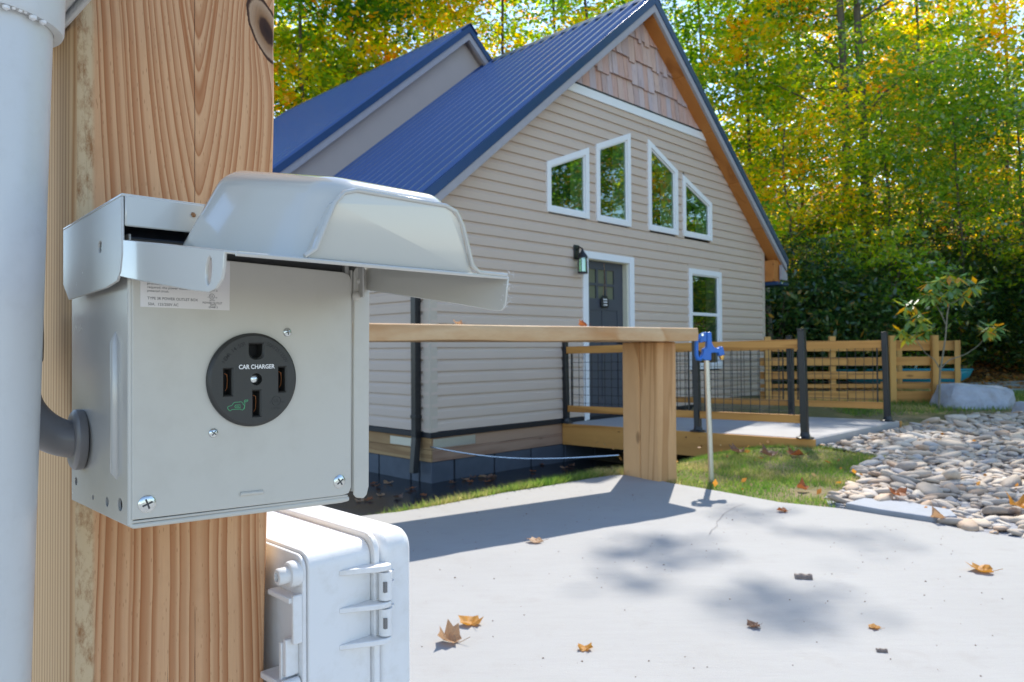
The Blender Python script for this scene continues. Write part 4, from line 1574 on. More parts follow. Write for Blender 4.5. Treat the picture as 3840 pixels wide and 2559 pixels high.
tag(blades('back_lawn', pts, .03, .09, .006, L_blade), 'sunlit grass around the boulder and fence', 'grass', kind='stuff')


# ------------------------------------------------------------------ fallen leaves
def maple_mesh(name, mat, curl, seed):
    r_ = random.Random(seed)
    out = []
    lobes = [(-150, .55), (-122, .52), (-95, .74), (-70, .66), (-48, .90), (-25, .74), (0, .98), (25, .74), (48, .90), (70, .66), (95, .74), (122, .52), (150, .55), (180, .2)]
    for a_, l_ in lobes:
        out.append((math.radians(a_), l_ * r_.uniform(.88, 1.1)))
    vs = [(0, 0, 0)]
    for ring in (.5, 1.0):
        for a_, l_ in out:
            x = math.sin(a_) * l_ * ring; y = math.cos(a_) * l_ * ring
            rr_ = math.hypot(x, y)
            z = curl * rr_ * rr_ * (.55 + .45 * math.sin(3 * a_ + seed)) + r_.uniform(-.11, .11) * ring + abs(x) * curl * .35
            k_ = 1 - .25 * curl * rr_
            vs.append((x * k_, y * k_, z))
    n = len(out)
    fs = [(0, 1 + i, 1 + (i + 1) % n) for i in range(n)] + [(1 + i, 1 + n + i, 1 + n + (i + 1) % n, 1 + (i + 1) % n) for i in range(n)]
    mb = MB(); mb.add(vs, fs)
    st = [(0, 0, 0.0), (.05, -.4, .05), (.15, -.85, .12 + .2 * curl)]
    mb.tube(st, [.02, .016, .014], 5)
    me = mb.mesh(name); me.materials.append(mat)
    mz = min(v.co.z for v in me.vertices)
    for v in me.vertices: v.co.z -= mz
    return me


leaves = [
    # px, py, size, rot, curl, material, label
    (1767, 2345, .050, 20, .5, D_gold, 'golden curled maple leaf on the drive, behind the brown one beside the enclosure'),
    (1697, 2412, .055, 70, .95, D_tan, 'large crumpled tan maple leaf on the drive beside the white enclosure'),
    (2195, 2440, .028, 0, .45, D_gold, 'small golden curled leaf near the bottom middle of the drive'),
    (2832, 2352, .030, 100, .6, D_brown, 'small brownish pink leaf on the drive left of the golden one'),
    (3285, 2358, .026, 40, .35, D_gold, 'small golden leaf lower right, above the gray chip'),
    (3692, 2145, .062, 60, .45, D_gold, 'large golden leaf on the drive nearest the right edge'),
    (2016, 2034, .050, 80, .35, D_tan, 'tan leaf lying at the edge of the counter shadow'),
    (2940, 1920, .040, 80, .55, D_rust, 'small orange leaf near the lawn edge of the drive'),
    (3525, 1960, .050, 70, .8, D_tan, 'tan leaf on the corner of the flagstone'),
    (3016, 1835, .060, 40, .9, D_rust, 'rusty orange leaf standing in the lawn by the drive'),
    (2990, 1712, .10, 75, .6, D_rust, 'dark rust leaf on the lawn in front of the rim board'),
    (2890, 1715, .10, 20, .7, D_brown, 'brown leaf left of the rust one on the lawn'),
    (2770, 1700, .09, 20, .8, D_brown, 'brown curled leaf on the lawn near the blue hydrant'),
    (3370, 1885, .075, 10, .8, D_rust, 'orange leaf on the river stones above the flagstone'),
    (3835, 1935, .085, 10, .8, D_gold, 'golden leaf on the river stones at the right edge'),
]
for i, (x, y, sz, rt, cl, mt, lab) in enumerate(leaves):
    p = on_z(x, y, .0)
    zt = 0.0 if edge_side(p.x, p.y) < 0 else max(terrain(p.x, p.y), -.02) + .015
    if zt < -.01: p = on_z(x, y, zt)
    if x == 3525: zt = .022
    if x in (3370, 3835): zt = .04
    o = bpy.data.objects.new('fallen_leaf', maple_mesh('fallen_leaf', mt, cl, i + 3)); col.objects.link(o)
    o.location = (p.x, p.y, zt + .001); o.rotation_euler = (0, 0, R(rt)); sz *= 1.25; o.scale = (sz, sz, sz)
    tag(o, lab, 'leaf', 'leaves fallen on the drive and lawn')
# grit and crumbs strewn over the concrete
mb = MB(); rr = random.Random(21)
while len(mb.v) < 420 * 4:
    x = rr.uniform(-.6, 4.5); y = rr.uniform(1.9, 5.5)
    if edge_side(x, y) > -.03: continue
    k = rr.uniform(.0012, .0045) * (1 + .5 * (rr.random() > .93)); a_ = rr.uniform(0, 6.28)
    b_ = len(mb.v)
    mb.v += [(x + k * math.cos(a_), y + k * math.sin(a_), .0005), (x + k * math.cos(a_ + 2.2), y + k * math.sin(a_ + 2.2), .0005), (x + k * math.cos(a_ + 4), y + k * math.sin(a_ + 4), .0005), (x, y, k * .8)]
    mb.f += [(b_, b_ + 1, b_ + 3), (b_ + 1, b_ + 2, b_ + 3), (b_ + 2, b_, b_ + 3), (b_, b_ + 2, b_ + 1)]
gr_ = mb.build('grit', D_brown, None); tag(gr_, 'fine brown grit and crumbs scattered over the concrete drive', 'grit', kind='stuff')
# small leaf scraps lodged among the stones and lawn
n = 420; P = []
while len(P) < n:
    x = rng.uniform(.8, 8.5); y = rng.uniform(3.9, 10.2)
    if (inpoly(x, y, bedxy) or inpoly(x, y, island)) and edge_side(x, y) > .03: P.append((x, y, max(terrain(x, y), -.02) + rng.uniform(.02, .045)))
U, V = leaf_axes(n, .022, .5, .5, .6)
tag(link('leaf_scraps', quads_mesh('leaf_scraps', np.array(P), U, V, L_litter)), 'small dry leaf scraps lodged among the river stones and lawn', 'leaf scraps', kind='stuff')
# bark chips
for (x, y, sx, mt, lab) in ((3013, 2170, .034, D_gray, 'curled gray brown bark piece in the middle of the drive'), (3307, 2445, .016, D_gray, 'tiny gray chip below the small golden leaf')):
    p = on_z(x, y, 0)
    mb = MB(); vs = []
    for i in range(7):
        for j in range(9):
            an = math.pi * (j / 8) * 1.15
            r_ = .36 + .05 * math.sin(i * 2.1 + j)
            vs.append(((i - 3) / 3.0, r_ * math.cos(an), r_ * math.sin(an) * .9 + .02))
    mb.v = vs; mb.f = [(i * 9 + j, i * 9 + j + 1, (i + 1) * 9 + j + 1, (i + 1) * 9 + j) for i in range(6) for j in range(8)]
    o = mb.build('bark_chip', mt, None); sm = o.modifiers.new('s', 'SOLIDIFY'); sm.thickness = .08
    o.location = (p.x, p.y, .002); o.scale = (sx, sx * 1.2, sx * 1.5); o.rotation_euler = (0, 0, R(-12))
    tag(o, lab, 'bark chip')
# leaves in the sunken strip and on the counter
pit = [(1400, 1812), (1457, 1812), (1530, 1838), (1546, 1832), (1430, 1858), (1490, 1868), (1590, 1860), (1745, 1803), (1775, 1798), (1765, 1812), (1815, 1795), (1835, 1800), (1825, 1812), (1850, 1792), (1700, 1816),
       (1380, 1876), (1350, 1880), (1415, 1823), (2030, 1745), (2115, 1755), (2140, 1748), (2000, 1772), (2255, 1762), (2290, 1758)]
protos = [maple_mesh('strip_leaf', m_, c_, s_) for m_, c_, s_ in ((D_rust, .4, 40), (D_tan, .3, 41), (D_brown, .5, 42))]
for i, (x, y) in enumerate(pit):
    p = on_z(x, y, -.475)
    o = bpy.data.objects.new('fallen_leaf', protos[i % 3]); col.objects.link(o)
    k = rng.uniform(.05, .085)
    o.location = (p.x, p.y, terrain(p.x, p.y) + .018); o.scale = (k, k, k); o.rotation_euler = (0, 0, rng.uniform(0, 6))
    nm_ = ('rust red', 'pale tan', 'dull brown')[i % 3]; wh_ = 'left of the downspout' if x < 1545 else 'below the cabin corner' if x < 1690 else 'under the skirt board' if x < 1950 else 'in the dark below the deck rim'
    tag(o, nm_ + ' leaf on the dark wet strip, ' + wh_, 'leaf', 'leaves on the wet strip by the foundation')

# ------------------------------------------------------------------ slab counter and its post
bd = Vector((.838, .546, 0)).normalized(); bn = Vector((-bd.y, bd.x, 0))
ca = math.atan2(bd.y, bd.x)
corner = at(2618, 1256, 5.30)
ctr = empty('slab_counter', (corner.x, corner.y, 0), ca)
tag(ctr, 'long live edge wood counter on a double timber post beside the drive', 'counter')
zt_ = Zs(1231, 5.30, 2618); zb_ = Zs(1279, 5.30, 2618)
L_ = 4.3; N = 44
vs = []
for i in range(N + 1):
    x = -L_ * (N - i) / N
    wv = .010 * math.sin(x * 3.1) + .006 * math.sin(x * 8.3 + 1) + .004 * rng.normal()
    if i in (0, N): wv = 0
    wz = .004 * math.sin(x * 5.7)
    W_ = .70
    vs += [(x, 0 + wv, zb_ + wz), (x, -.006 + wv, (zb_ + zt_) / 2), (x, .0 + wv, zt_ - .006 + .3 * wz), (x, .008 + wv, zt_), (x, W_, zt_), (x, W_ + .01, zt_ - .008), (x, W_, zb_)]
mb = MB(); mb.v = vs
for i in range(N):
    for k in range(7):
        k2 = (k + 1) % 7
        mb.f.append((i * 7 + k, i * 7 + k2, (i + 1) * 7 + k2, (i + 1) * 7 + k))
mb.f += [tuple(range(7)), tuple(range(N * 7 + 6, N * 7 - 1, -1))]
mb.build('counter_top', W_slab, ctr, bevel=.004, angle=50)
inv = ctr.matrix_basis.inverted() if False else None


def cl(p):
    v = Vector((p[0] - corner.x, p[1] - corner.y, 0)); return (v.dot(bd), v.dot(bn))


B = on_z(2470, 1807); bx, by = cl(B)
for i in range(2):
    mb = MB(); mb.box(bx, bx + .19, by + .192 * i + .001, by + .192 * i + .19, -.03, zb_ - .003)
    mb.build('timber_post', W_post, ctr, bevel=.012, bseg=2)
mb = MB(); mb.box(-3.9, -3.7, .15, .5, -.03, zb_ - .003); mb.build('timber_post', W_post, ctr, bevel=.01)
for (x, lab, mt) in ((1737, 'left crumpled leaf resting on the counter edge', D_tan), (2210, 'right pinkish leaf resting on the counter edge', D_rust)):
    # point on the counter's front edge at this pixel column
    d = ray(x, 1250); t_ = ((corner - CO).cross(bd)).z / (Vector((d.x, d.y, 0)).cross(bd)).z
    p = CO + d * t_ + bn * .05
    o = bpy.data.objects.new('fallen_leaf', maple_mesh('fallen_leaf', mt, .9, x)); col.objects.link(o)
    o.location = (p.x, p.y, zt_ + .001); k = .05; o.scale = (k, k, k); o.rotation_euler = (0, 0, 1.2)
    tag(o, lab, 'leaf')

# grounding cable from the cabin corner to the counter post
pa_ = HW(-.02, -.02, -.075); pb_ = Vector((B.x, B.y, 0)) + bd * .0 + bn * .385; pb_.z = .20
pb_ = at(2322, 1708, pb_.y)
mb = MB(); pts_ = []
for i in range(13):
    t_ = i / 12; p = pa_.lerp(pb_, t_); p.z -= .07 * math.sin(math.pi * t_); pts_.append(p)
mb.tube(pts_, .006, 6)
tag(mb.build('guy_cable', M_zinc, None, True), 'thin pale cable sagging from the cabin corner to the counter post', 'cable')

# ------------------------------------------------------------------ yard hydrant
hb = on_z(2668, 1797, 0)
hy = empty('yard_hydrant', (hb.x, hb.y, -.02)); tag(hy, 'blue yard hydrant on a galvanized pipe beside the counter post', 'hydrant')
top = at(2650, 1352, hb.y) - Vector(hy.location)
mb = MB(); mb.tube([(0, 0, 0), top], .0195, 16); mb.build('pipe', M_steel, hy, True)
kz = hb.y / F / 5.227
hp = lambda x, y: (top.x + (x - 775) * kz, top.z - (y - 800) * kz)
body = [(705, 800), (690, 770), (640, 790), (655, 720), (690, 640), (690, 575), (760, 548), (768, 450), (765, 250), (845, 245), (857, 275), (860, 455), (905, 545), (950, 562), (1010, 555), (1030, 528), (1070, 530), (1090, 600), (1115, 690),
        (1000, 722), (980, 650), (850, 652), (845, 800)]
mb = MB(); mb.prism([hp(*p) for p in body], -.034, .034); mb.build('hydrant_head', M_blue, hy, bevel=.016, bseg=3, angle=30)
lever = [(630, 445), (632, 340), (680, 265), (750, 243), (766, 250), (768, 440), (720, 430), (650, 455)]
mb = MB(); mb.prism([hp(*p) for p in lever], -.026, .026); mb.build('lever_block', M_blue, hy, bevel=.008, bseg=2)
mb = MB()
mb.tube([(hp(640, 300)[0], -.03, hp(640, 300)[1]), (hp(560, 400)[0], -.035, hp(560, 400)[1]), (hp(552, 560)[0], -.035, hp(552, 560)[1]), (hp(550, 690)[0], -.035, hp(550, 690)[1]),
         (hp(575, 770)[0], -.033, hp(575, 770)[1]), (hp(630, 785)[0], -.03, hp(630, 785)[1]), (hp(665, 720)[0], -.02, hp(665, 720)[1])], [.010, .014, .015, .016, .016, .013, .011], 10)
mb.build('handle', M_blue, hy, True)
mb = MB(); c_ = hp(1065, 700); mb.lathe([(.019, 0), (.019, .02), (.013, .022), (.013, .034)], (c_[0], 0, c_[1]), (.12, 0, -1), 14); mb.build('spout_thread', M_brass, hy, True)
mb = MB(); c_ = hp(672, 300); mb.lathe([(.010, 0), (.010, .012)], (c_[0], -.026, c_[1]), (0, -1, 0), 6); mb.build('bolt', M_zinc, hy)

# ==================================================================== foreground
P0 = at(940, 1424, .4415)
box = empty('power_outlet_box', P0, R(45))
tag(box, 'gray metal car charger outlet box with its lid raised, on the wood post', 'outlet box')
mm = .001


def bx_(mb, x0, x1, y0, y1, z0, z1):
    return mb.box(x0 * mm, x1 * mm, y0 * mm, y1 * mm, z0 * mm, z1 * mm)


# body: left, right, bottom, back walls (1.5 mm sheet)
mb = MB()
mb.prism([(.5 * mm, -76 * mm), (106 * mm, -76 * mm), (106 * mm, 80 * mm), (.5 * mm, 80 * mm)], -67.6 * mm, -66.0 * mm, 'x')
lw = mb.build('side_wall', M_side, box, bevel=.0005)
ct = MB()
for (y, z, r_) in ((96, -63, 2.6), (62, -68.5, 1.6), (36, -67.5, 2.8), (14, -66, 3.6)):
    ct.lathe([(r_ * mm, 0), (r_ * mm, 6 * mm)], (-70 * mm, y * mm, z * mm), (1, 0, 0), 20)
boolean(lw, ct)
lw.modifiers.clear()
mb = MB()
bx_(mb, 66.0, 69.0, 1.5, 106, -76, 80); mb.build('side_wall', M_side, box)
mb = MB()
mb.prism([(-67.6 * mm, -74.4 * mm), (67.5 * mm, -78.8 * mm), (67.5 * mm, -82.0 * mm), (62 * mm, -82.4 * mm), (-66 * mm, -77.2 * mm)], -1 * mm, 106 * mm)
mb.build('bottom_wall', M_box, box, bevel=.0012)
mb = MB(); bx_(mb, -66, 66, 104.5, 106.5, -74, 96); mb.build('back_wall', M_in, box)
mb = MB(); bx_(mb, -65.5, 65.5, 4, 5, -73, 78); bx_(mb, -65.5, 65.5, 5, 100, 60, 61); mb.build('dark_shade_liner', M_in, box)  # dark sheets added so the gap under the lid looks shaded
# left corner: soft rolled edge and vertical embossed groove
mb = MB(); mb.tube([(-66.6 * mm, .8 * mm, -75 * mm), (-66.6 * mm, .8 * mm, 74 * mm)], 1.5 * mm, 10); mb.build('rolled_edge', M_box, box, True)
mb = MB()
mb.tube([(-67.3 * mm, 20 * mm, -53 * mm), (-67.7 * mm, 20 * mm, -49 * mm), (-67.7 * mm, 20.5 * mm, 22 * mm), (-67.3 * mm, 21 * mm, 28 * mm)], [.6 * mm, 3.1 * mm, 3.1 * mm, .6 * mm], 14)
mb.build('stiffening_bead', M_side, box, True)
# front plate
mb = MB()
pr = [(-66.5, -72.2), (62, -77.3), (66.5, -76.6), (68.2, -73), (69.2, 63), (67.6, 66.6), (63.4, 68.2), (-64, 70.6), (-66.5, 69)]
mb.prism([(x * mm, z * mm) for x, z in pr], -1.6 * mm, -.2 * mm)
fp = mb.build('front_plate', M_box, box)
ct = MB(); ct.lathe([(26.3 * mm, 0), (26.3 * mm, 6 * mm)], (0.2 * mm, -3.5 * mm, 0), (0, 1, 0), 64)
boolean(fp, ct)
md = fp.modifiers.new('bevel', 'BEVEL'); md.width = .0006; md.segments = 2; md.limit_method = 'ANGLE'
# lower lip of the plate
mb = MB(); mb.prism([(-66 * mm, -74.2 * mm), (66 * mm, -79.2 * mm), (66.3 * mm, -77.6 * mm), (-66 * mm, -72.8 * mm)], -.9 * mm, 2 * mm); mb.build('lower_lip', M_box, box, bevel=.0005)
mb = MB(); mb.tube([(-7.5 * mm, -1.6 * mm, -66.8 * mm), (6.5 * mm, -1.6 * mm, -67.4 * mm)], [1.3 * mm, 1.3 * mm], 12); mb.build('knockout_tab', M_box, fp, True)


def screw(name, x, z, r_, y=-1.6, slots=True, rot=.5):
    mb = MB()
    mb.lathe([(r_ * mm, 0), (r_ * mm, .35 * mm), (r_ * .86 * mm, .8 * mm), (r_ * .5 * mm, 1.15 * mm), (.05 * mm, 1.25 * mm)], (x * mm, y * mm, z * mm), (0, -1, 0), 28)
    s_ = mb.build(name, M_zinc, box, True)
    ct = MB()
    for a_ in (0, math.pi / 2):
        c_, s2 = math.cos(a_ + rot), math.sin(a_ + rot)
        l_, w2 = r_ * .60, r_ * .10
        q_ = [(l_ * c_ - w2 * s2, l_ * s2 + w2 * c_), (-l_ * c_ - w2 * s2, -l_ * s2 + w2 * c_), (-l_ * c_ + w2 * s2, -l_ * s2 - w2 * c_), (l_ * c_ + w2 * s2, l_ * s2 - w2 * c_)]
        ct.prism([((x + a) * mm, (z + b) * mm) for a, b in q_], (y - 1.32 - (.03 if a_ else 0)) * mm, (y - .5) * mm)
    ct.build('dark_driver_cross', M_in, s_)  # raised dark cross, its colour standing in for the shaded recess
    return s_


screw('screw', 22.8, 28.4, 2.7, rot=.2)
screw('screw', -23.2, -29.7, 2.7, rot=.9)
screw('plate_screw', -59.1, -64.6, 4.6, rot=.35)
screw('plate_screw', 59.2, -68.0, 4.3, rot=.6)
# right hinge ear strip
mb = MB()
st = [(69.8, -78), (72, -80.4), (77.5, -81.6), (80, -79.5), (81.6, -74), (83.0, 64), (81.8, 69.6), (78, 73), (73, 72.6), (70.6, 69)]
mb.prism([(x * mm, z * mm) for x, z in st], -2.2 * mm, -.6 * mm)
ear = mb.build('hinge_strip', M_box, box, bevel=.0007)
mb = MB(); bx_(mb, 69.2, 70.6, -.5, 30, -76, 70); mb.build('strip_return', M_box, ear)
for (x, z, r_) in ((75.8, 63.0, 3.0), (72.6, 53.0, 3.4)):
    mb = MB(); mb.lathe([(r_ * mm, 0), (r_ * .9 * mm, 1.0 * mm), (r_ * .55 * mm, 1.9 * mm), (.05 * mm, 2.2 * mm)], (x * mm, -2.2 * mm, z * mm), (0, -1, 0), 20); mb.build('rivet', M_box, ear, True)

# receptacle ------------------------------------------------------------
mb = MB()
mb.lathe([(27.6 * mm, -1.7 * mm), (27.6 * mm, .1 * mm), (27.3 * mm, 1.6 * mm), (26.4 * mm, 2.6 * mm), (25.6 * mm, 3.0 * mm)], (0.2 * mm, 0, 0), (0, -1, 0), 72)
CX, CZ, FY = 1.0, 0.2, -3.0      # feature centre on the face
recp = MB()
recp.lathe([(26.0 * mm, -12 * mm), (26.0 * mm, 1.65 * mm), (27.6 * mm, 1.7 * mm), (27.6 * mm, 3.3 * mm), (26.9 * mm, 4.3 * mm), (25.9 * mm, 4.8 * mm)], (0.2 * mm, 0, 0), (0, -1, 0), 72)
rc = recp.build('receptacle', M_black, box, True)
FY = -4.8


def slot_cut(ct, x0, x1, z0, z1, ul=False):
    b_ = 1.3
    if ul:
        cx_ = (x0 + x1) / 2; r_ = (x1 - x0) / 2; zc_ = z0 + r_
        pin = [(x0, z1), (x0, zc_)] + [(cx_ - r_ * math.cos(t_), zc_ - r_ * math.sin(t_)) for t_ in np.linspace(.3, math.pi - .3, 9)] + [(x1, zc_), (x1, z1)]
    else:
        pin = [(x0, z1), (x0, z0), (x1, z0), (x1, z1)]
    cx_ = sum(p[0] for p in pin) / len(pin); cz_ = (z0 + z1) / 2
    out = [(p[0] + b_ * (1 if p[0] > cx_ + .2 else -1 if p[0] < cx_ - .2 else 0), p[1] + b_ * (1 if p[1] > cz_ else -1)) for p in pin]
    n_ = len(pin)
    vs = [(x * mm, (FY - .5) * mm, z * mm) for x, z in out] + [(x * mm, (FY + 1.2) * mm, z * mm) for x, z in pin] + [(x * mm, (FY + 14) * mm, z * mm) for x, z in pin]
    fs = [tuple(range(n_)), tuple(range(3 * n_ - 1, 2 * n_ - 1, -1))]
    for k in range(2):
        fs += [(k * n_ + i, k * n_ + n_ + i, k * n_ + n_ + (i + 1) % n_, k * n_ + (i + 1) % n_) for i in range(n_)]
    ct.add(vs, fs)


slots = [(-3.6, 4.6, 12.5, 20.8, True), (-19.0, -14.4, -8.5, 6.3, False), (14.9, 19.1, -7.7, 6.6, False), (-1.5, 2.8, -21.5, -7.0, False)]
for s_ in slots:
    ct = MB(); slot_cut(ct, s_[0] + CX, s_[1] + CX, s_[2] + CZ, s_[3] + CZ, s_[4]); boolean(rc, ct)
ct = MB(); ct.lathe([(3.6 * mm, 0), (3.6 * mm, 5 * mm)], (CX * mm + .0003, (FY - 1) * mm, CZ * mm), (0, 1, 0), 28); boolean(rc, ct)
for p in rc.data.polygons: p.use_smooth = False
for s_ in slots:
    cx_ = (s_[0] + s_[1]) / 2 + CX
    mb = MB(); bx_(mb, s_[0] + CX - .3, s_[1] + CX + .3, FY + 8.5, FY + 9, s_[2] + CZ - .3, s_[3] + CZ + .3); mb.build('slot_floor', M_slot, rc)
    if not s_[4]:
        mb = MB(); mb.tube([((cx_ - 1.0) * mm, (FY + 3.4) * mm, (s_[3] - 2.4 + CZ) * mm), ((cx_ + .4) * mm, (FY + 3.0) * mm, (s_[3] - 3.2 + CZ) * mm), ((cx_ + .8) * mm, (FY + 3.2) * mm, (s_[3] - 6.5 + CZ) * mm),
                            ((cx_ + .6) * mm, (FY + 3.4) * mm, (s_[2] + 4 + CZ) * mm), ((cx_ - .4) * mm, (FY + 3.6) * mm, (s_[2] + 2.2 + CZ) * mm)], .22 * mm, 6)
        mb.build('contact', M_copper, rc, True)
mb = MB(); mb.lathe([(2.9 * mm, 0), (2.9 * mm, .4 * mm), (2.3 * mm, 1.0 * mm), (.1 * mm, 1.3 * mm)], ((CX - .3) * mm, (FY + 2.6) * mm, CZ * mm), (0, -1, 0), 24); mb.build('centre_screw', M_zinc, rc, True)
yt = (FY - .06) * mm
text('CAR CHARGER', 3.55 * mm, M_white_print, 'lettering', rc, ((CX + .6) * mm, yt, (CZ + 7.35) * mm), width=22.4 * mm, bold=.09 * mm)
items = []


def arc_text(s, a0, a1, rad, size):
    n_ = len(s)
    for i, ch in enumerate(s):
        if ch == ' ': continue
        an = R(a0 + (a1 - a0) * (i / (n_ - 1)))
        o = text(ch, size, M_emb, 'c', None, ((CX + rad * math.cos(an)) * mm, yt, (CZ + rad * math.sin(an)) * mm), (R(90), 0, 0), bold=.04 * mm)
        o.rotation_euler = (R(90), -(an - math.pi / 2), 0)
        items.append(o)


arc_text('NEMA 14-50R', 150, 109, 22.0, 3.2 * mm)
arc_text('50A125/250V', 70, 29, 22.0, 3.2 * mm)
items.append(text('UL', 3.0 * mm, M_emb, 'c', None, ((CX + 12.8) * mm, yt, (CZ - 13.3) * mm)))
items.append(text('c', 2.2 * mm, M_emb, 'c', None, ((CX + 8.9) * mm, yt, (CZ - 14) * mm)))
items.append(text('us', 2.2 * mm, M_emb, 'c', None, ((CX + 17.2) * mm, yt, (CZ - 14) * mm)))
items.append(text('LISTED', 1.9 * mm, M_emb, 'c', None, ((CX + 12.6) * mm, yt, (CZ - 17.8) * mm)))
join_text(items, 'embossed_lettering', M_emb, rc)
mb = MB()
ring = [((CX + 12.8 + 2.8 * math.cos(a)) * mm, yt, (CZ - 13.3 + 2.8 * math.sin(a)) * mm) for a in np.linspace(0, 2 * math.pi, 25)]
mb.tube(ring, .12 * mm, 5, False); mb.build('embossed_ring', M_emb, rc)
# green car icon: strokes
zx = lambda x, y: (((x - 795) / 19.6 + CX) * mm, yt, (-(y - 868) / 19.6 + CZ) * mm)
strokes = [
    [(470, 1196), (459, 1190), (460, 1168), (480, 1160), (508, 1154), (525, 1128), (545, 1120), (618, 1119), (636, 1135), (645, 1158), (655, 1158), (658, 1175), (655, 1200), (645, 1203)],
    [(470, 1196), (474, 1210), (488, 1214), (500, 1206), (505, 1200), (608, 1200), (614, 1210), (626, 1214), (640, 1208), (646, 1196), (658, 1170), (660, 1140), (650, 1120), (662, 1112), (670, 1114)],
    [(548, 1152), (604, 1152), (604, 1184), (548, 1184), (548, 1174), (541, 1174), (541, 1162), (548, 1162), (548, 1152)],
    [(560, 1170), (574, 1163), (576, 1172), (590, 1166)],
    [(655, 1110), (665, 1100), (682, 1104), (688, 1112), (680, 1122), (664, 1124), (655, 1110)], [(684, 1104), (697, 1100)], [(688, 1114), (700, 1112)],
]
mb = MB()
for s_ in strokes: mb.tube([zx(*p) for p in s_], .13 * mm, 5)
mb.build('car_icon', M_green_print, rc)

# label sticker ---------------------------------------------------------------
mb = MB(); mb.prism([(-62.4 * mm, 41.0 * mm), (-13.6 * mm, 40.6 * mm), (-13.2 * mm, 69 * mm), (-62.4 * mm, 69 * mm)], -1.78 * mm, -1.65 * mm)
lab = mb.build('label_sticker', M_paper, box)
yl = -1.84 * mm
it = []


def lt(s, x, z, size, width=None, align='LEFT'):
    o = text(s, size * mm, M_ink, 'c', None, (x * mm, yl, z * mm), align=align)
    if width:
        xs = [v.co.x for v in o.data.vertices]; k = width * mm / (max(xs) - min(xs))
        for v in o.data.vertices: v.co.x *= k
    it.append(o)


def lpt(zx_, zy_):
    """zoomed label pixels to plate mm"""
    p = ray(450 + zx_ / 5.227, 950 + zy_ / 5.227)
    e = Vector((-q2, q2, 0)); d_ = Vector((q2, q2, 0))
    t_ = (P0 - CO).dot(e) / p.dot(e); v = CO + p * t_ - P0
    return v.dot(d_) * 1000, v.z * 1000


def ltp(s, x0, y0, x1, size, y1=None):
    a = lpt(x0, y0); b = lpt(x1, y1 if y1 else y0)
    o = text(s, size * mm, M_ink, 'c', None, (0, 0, 0), align='LEFT')
    xs = [v.co.x for v in o.data.vertices]; k = (b[0] - a[0]) * mm / (max(xs) - min(xs))
    for v in o.data.vertices: v.co.x *= k
    o.location = (a[0] * mm, yl, a[1] * mm)
    it.append(o)


ltp('TYPE 3R POWER OUTLET BOX', 512, 885, 1502, 2.15, 905)
ltp('50A,  125/250V AC', 522, 1000, 1117, 2.15, 1005)
ltp('protected circuit.', 510, 738, 930, 1.75, 745)
ltp('required, the power outlet shall be installed in a', 508, 668, 1880, 1.75, 705)
ltp('provided as part of this power outlet. When', 505, 597, 1880, 1.75, 640)
ltp('Ground fault protection is not', 605, 530, 1500, 1.75, 560)
ltp('ed', 1788, 460, 1842, 1.5); ltp('before', 1782, 392, 1960, 1.5)
ltp('UL', 1745, 850, 1800, 2.0); ltp('c', 1692, 866, 1712, 1.4); ltp('us', 1842, 872, 1876, 1.3)
ltp('LISTED', 1724, 928, 1828, 1.15)
ltp('POWER OUTLET', 1592, 975, 1975, 1.65, 985); ltp('5WT5', 1742, 1022, 1856, 1.55); ltp('E544813', 1712, 1063, 1885, 1.55)
join_text(it, 'lettering', M_ink, lab)
c_ = lpt(1775, 853); mb = MB()
mb.tube([((c_[0] + 1.45 * math.cos(a)) * mm, yl, (c_[1] + 1.45 * math.sin(a)) * mm) for a in np.linspace(0, 2 * math.pi, 25)], .10 * mm, 5, False); mb.build('mark_ring', M_ink, lab)

# hood: top, front lip, left and right cheek --------------------------------
mb = MB()
ck = [(101, 93), (-7.5, 98), (-8.5, 68), (-5.6, 58.5), (0, 54), (18, 51.6), (60, 50), (89, 49), (101, 59)]
mb.prism([(y * mm, z * mm) for y, z in ck], -73.6 * mm, -72.2 * mm, 'x')
hd = mb.build('hood_cheek', M_side, box)
ct = MB()
ct.lathe([(3.2 * mm, 0), (3.2 * mm, 6 * mm)], (-76 * mm, 28 * mm, 75 * mm), (1, 0, 0), 20)
boolean(hd, ct)
md = hd.modifiers.new('bevel', 'BEVEL'); md.width = .0005; md.segments = 2; md.limit_method = 'ANGLE'
mb = MB(); mb.tube([(-72.4 * mm, 28 * mm, 75 * mm), (-70 * mm, 28 * mm, 75 * mm)], 3.0 * mm, 16); mb.build('dimple', M_zinc, hd, True)
mb = MB(); bx_(mb, 74, 75.4, -7.5, 101, 52, 96); mb.build('hood_cheek', M_side, box, bevel=.0005)
mb = MB(); mb.add([(-73.6 * mm, -7.5 * mm, 98 * mm), (75.4 * mm, -7.5 * mm, 98 * mm), (75.4 * mm, 101 * mm, 93 * mm), (-73.6 * mm, 101 * mm, 93 * mm),
                   (-73.6 * mm, -7.5 * mm, 99.6 * mm), (75.4 * mm, -7.5 * mm, 99.6 * mm), (75.4 * mm, 101 * mm, 94.6 * mm), (-73.6 * mm, 101 * mm, 94.6 * mm)],
                  [(0, 3, 2, 1), (4, 5, 6, 7), (0, 1, 5, 4), (1, 2, 6, 5), (2, 3, 7, 6), (3, 0, 4, 7)])
mb.build('hood_top', M_lid, box, bevel=.0005)
mb = MB(); mb.prism([(-72.0 * mm, 82.5 * mm), (74 * mm, 83.0 * mm), (74 * mm, 98.6 * mm), (-72.0 * mm, 98.6 * mm)], -8.4 * mm, -6.9 * mm)
mb.build('hood_lip', M_lid, box, bevel=.0008)
